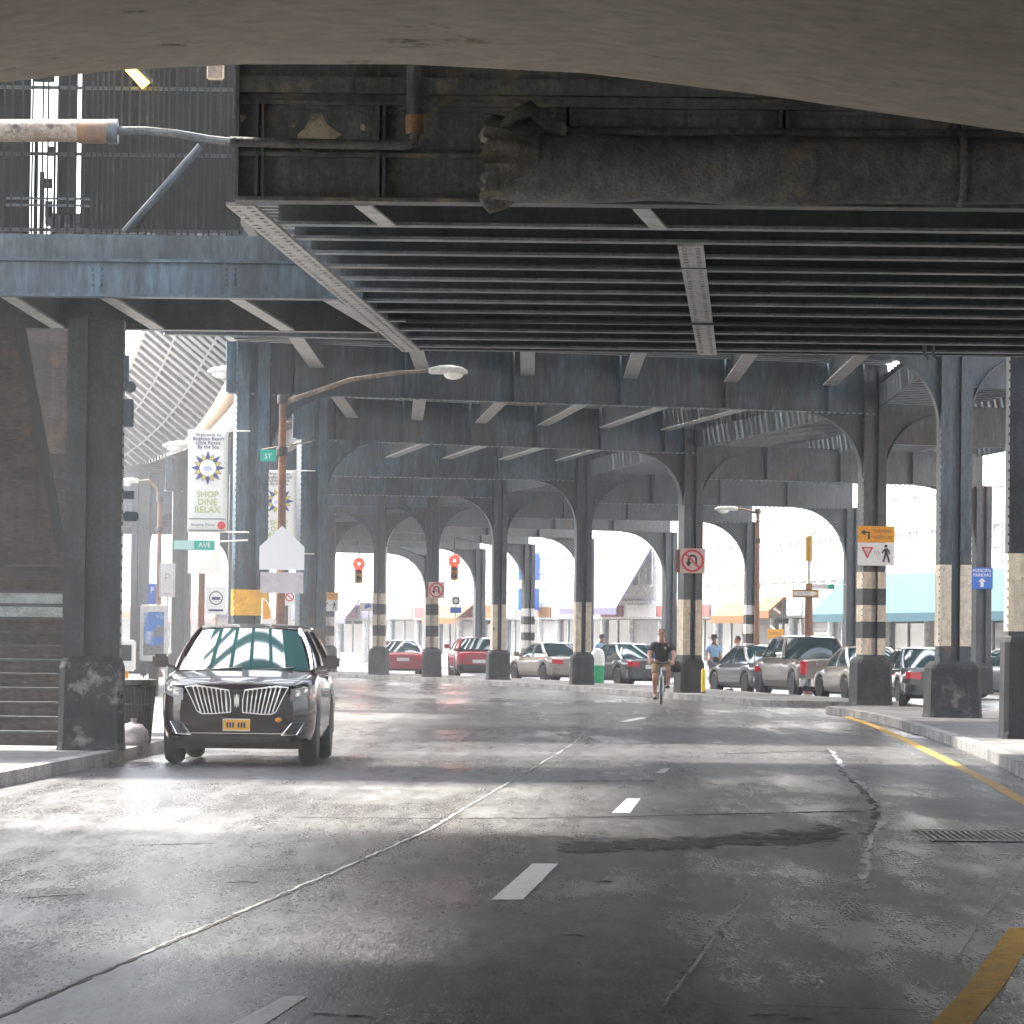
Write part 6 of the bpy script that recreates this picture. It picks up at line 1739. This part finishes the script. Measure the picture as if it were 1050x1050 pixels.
def left_block(label, y0, y1, h, wall, inset, bays=4):
    t = root('shop_building', (0, 0, .15), 0, label, 'building', 'shop buildings along the near left side')
    f = lambda y: kerbL(y) - inset
    mb = MB(); slab(mb, lambda y: f(y) - 12, f, y0, y1, 0, h, step=4); mb.build('wall', M[wall], t)
    mb = MB(); slab(mb, lambda y: f(y) + .02, lambda y: f(y) + .25, y0, y1, 2.5, 3.3, step=4); mb.build('fascia', M['fascia_grey'], t)
    for k in range(bays):
        a = y0 + (y1 - y0) * (k + .12) / bays; b = y0 + (y1 - y0) * (k + .88) / bays
        mb = MB(); slab(mb, lambda y: f(y) + .01, lambda y: f(y) + .04, a, b, .3, 2.4, step=3); mb.build('shop_window', M['shop_glass'], t)
        for z in (4.4, 7.4):
            if z + 1.6 > h: continue
            mb = MB(); slab(mb, lambda y: f(y) + .01, lambda y: f(y) + .04, a + .6, b - .6, z, z + 1.5, step=3); mb.build('window', M['shop_glass'], t)
    return t


left_block('grey shop block set behind the left pavement past the stairs', 74, 120, 5.6, 'wall_grey', 6.5, 7)
left_block('pale shop block behind the left pavement at the bend', 121, 170, 5.6, 'wall_cream', 6.5, 7)
left_block('far shop block behind the left pavement past the bend', 171, 240, 6.5, 'wall_white', 6.5, 9)

# ------------------------------------------------------------------ light, air
SUN_EL, SUN_AZ = R(54), R(-48)      # azimuth measured from +Y towards +X
world = bpy.data.worlds.new('World'); S.world = world
world.use_nodes = True
nt = world.node_tree
bg_ = nt.nodes['Background']
sky = nt.nodes.new('ShaderNodeTexSky'); sky.sky_type = 'NISHITA'; sky.sun_disc = False
sky.sun_elevation = SUN_EL; sky.sun_rotation = SUN_AZ; sky.air_density = 1.0; sky.dust_density = 3.0
hs = nt.nodes.new('ShaderNodeHueSaturation'); hs.inputs['Saturation'].default_value = 0.45
nt.links.new(sky.outputs[0], hs.inputs['Color']); nt.links.new(hs.outputs[0], bg_.inputs[0]); bg_.inputs[1].default_value = 0.15
ld = bpy.data.lights.new('sun', 'SUN'); ld.energy = 4.5; ld.angle = R(10); ld.color = (1.0, 0.94, 0.85)
so = bpy.data.objects.new('sun', ld); C.objects.link(so)
dv = Vector((math.sin(SUN_AZ) * math.cos(SUN_EL), math.cos(SUN_AZ) * math.cos(SUN_EL), math.sin(SUN_EL)))
so.rotation_euler = dv.to_track_quat('Z', 'Y').to_euler()
HAZE = 0.0007
if HAZE:
    mb = MB(); mb.box(-90, 90, -45, 420, -1.2, 14)
    hz = mb.build('haze', None)
    hz.data.materials.clear()
    m = bpy.data.materials.new('haze_air'); m.use_nodes = True
    n_ = m.node_tree; n_.nodes.clear()
    o_ = n_.nodes.new('ShaderNodeOutputMaterial'); v_ = n_.nodes.new('ShaderNodeVolumePrincipled')
    v_.inputs['Color'].default_value = (0.92, 0.94, 1.0, 1); v_.inputs['Density'].default_value = HAZE; v_.inputs['Anisotropy'].default_value = 0.3
    n_.links.new(v_.outputs[0], o_.inputs['Volume'])
    hz.data.materials.append(m)
    tag(hz, kind='stuff')

S.view_settings.view_transform = 'Standard'
S.view_settings.look = 'None'
S.view_settings.gamma = 1
S.view_settings.exposure = 2.65
S.render.engine = 'CYCLES'
S.cycles.max_bounces = 8
S.cycles.diffuse_bounces = 4
S.cycles.glossy_bounces = 4
S.cycles.volume_bounces = 0
S.cycles.use_denoising = True
S.cycles.sample_clamp_indirect = 6
S.render.film_transparent = False
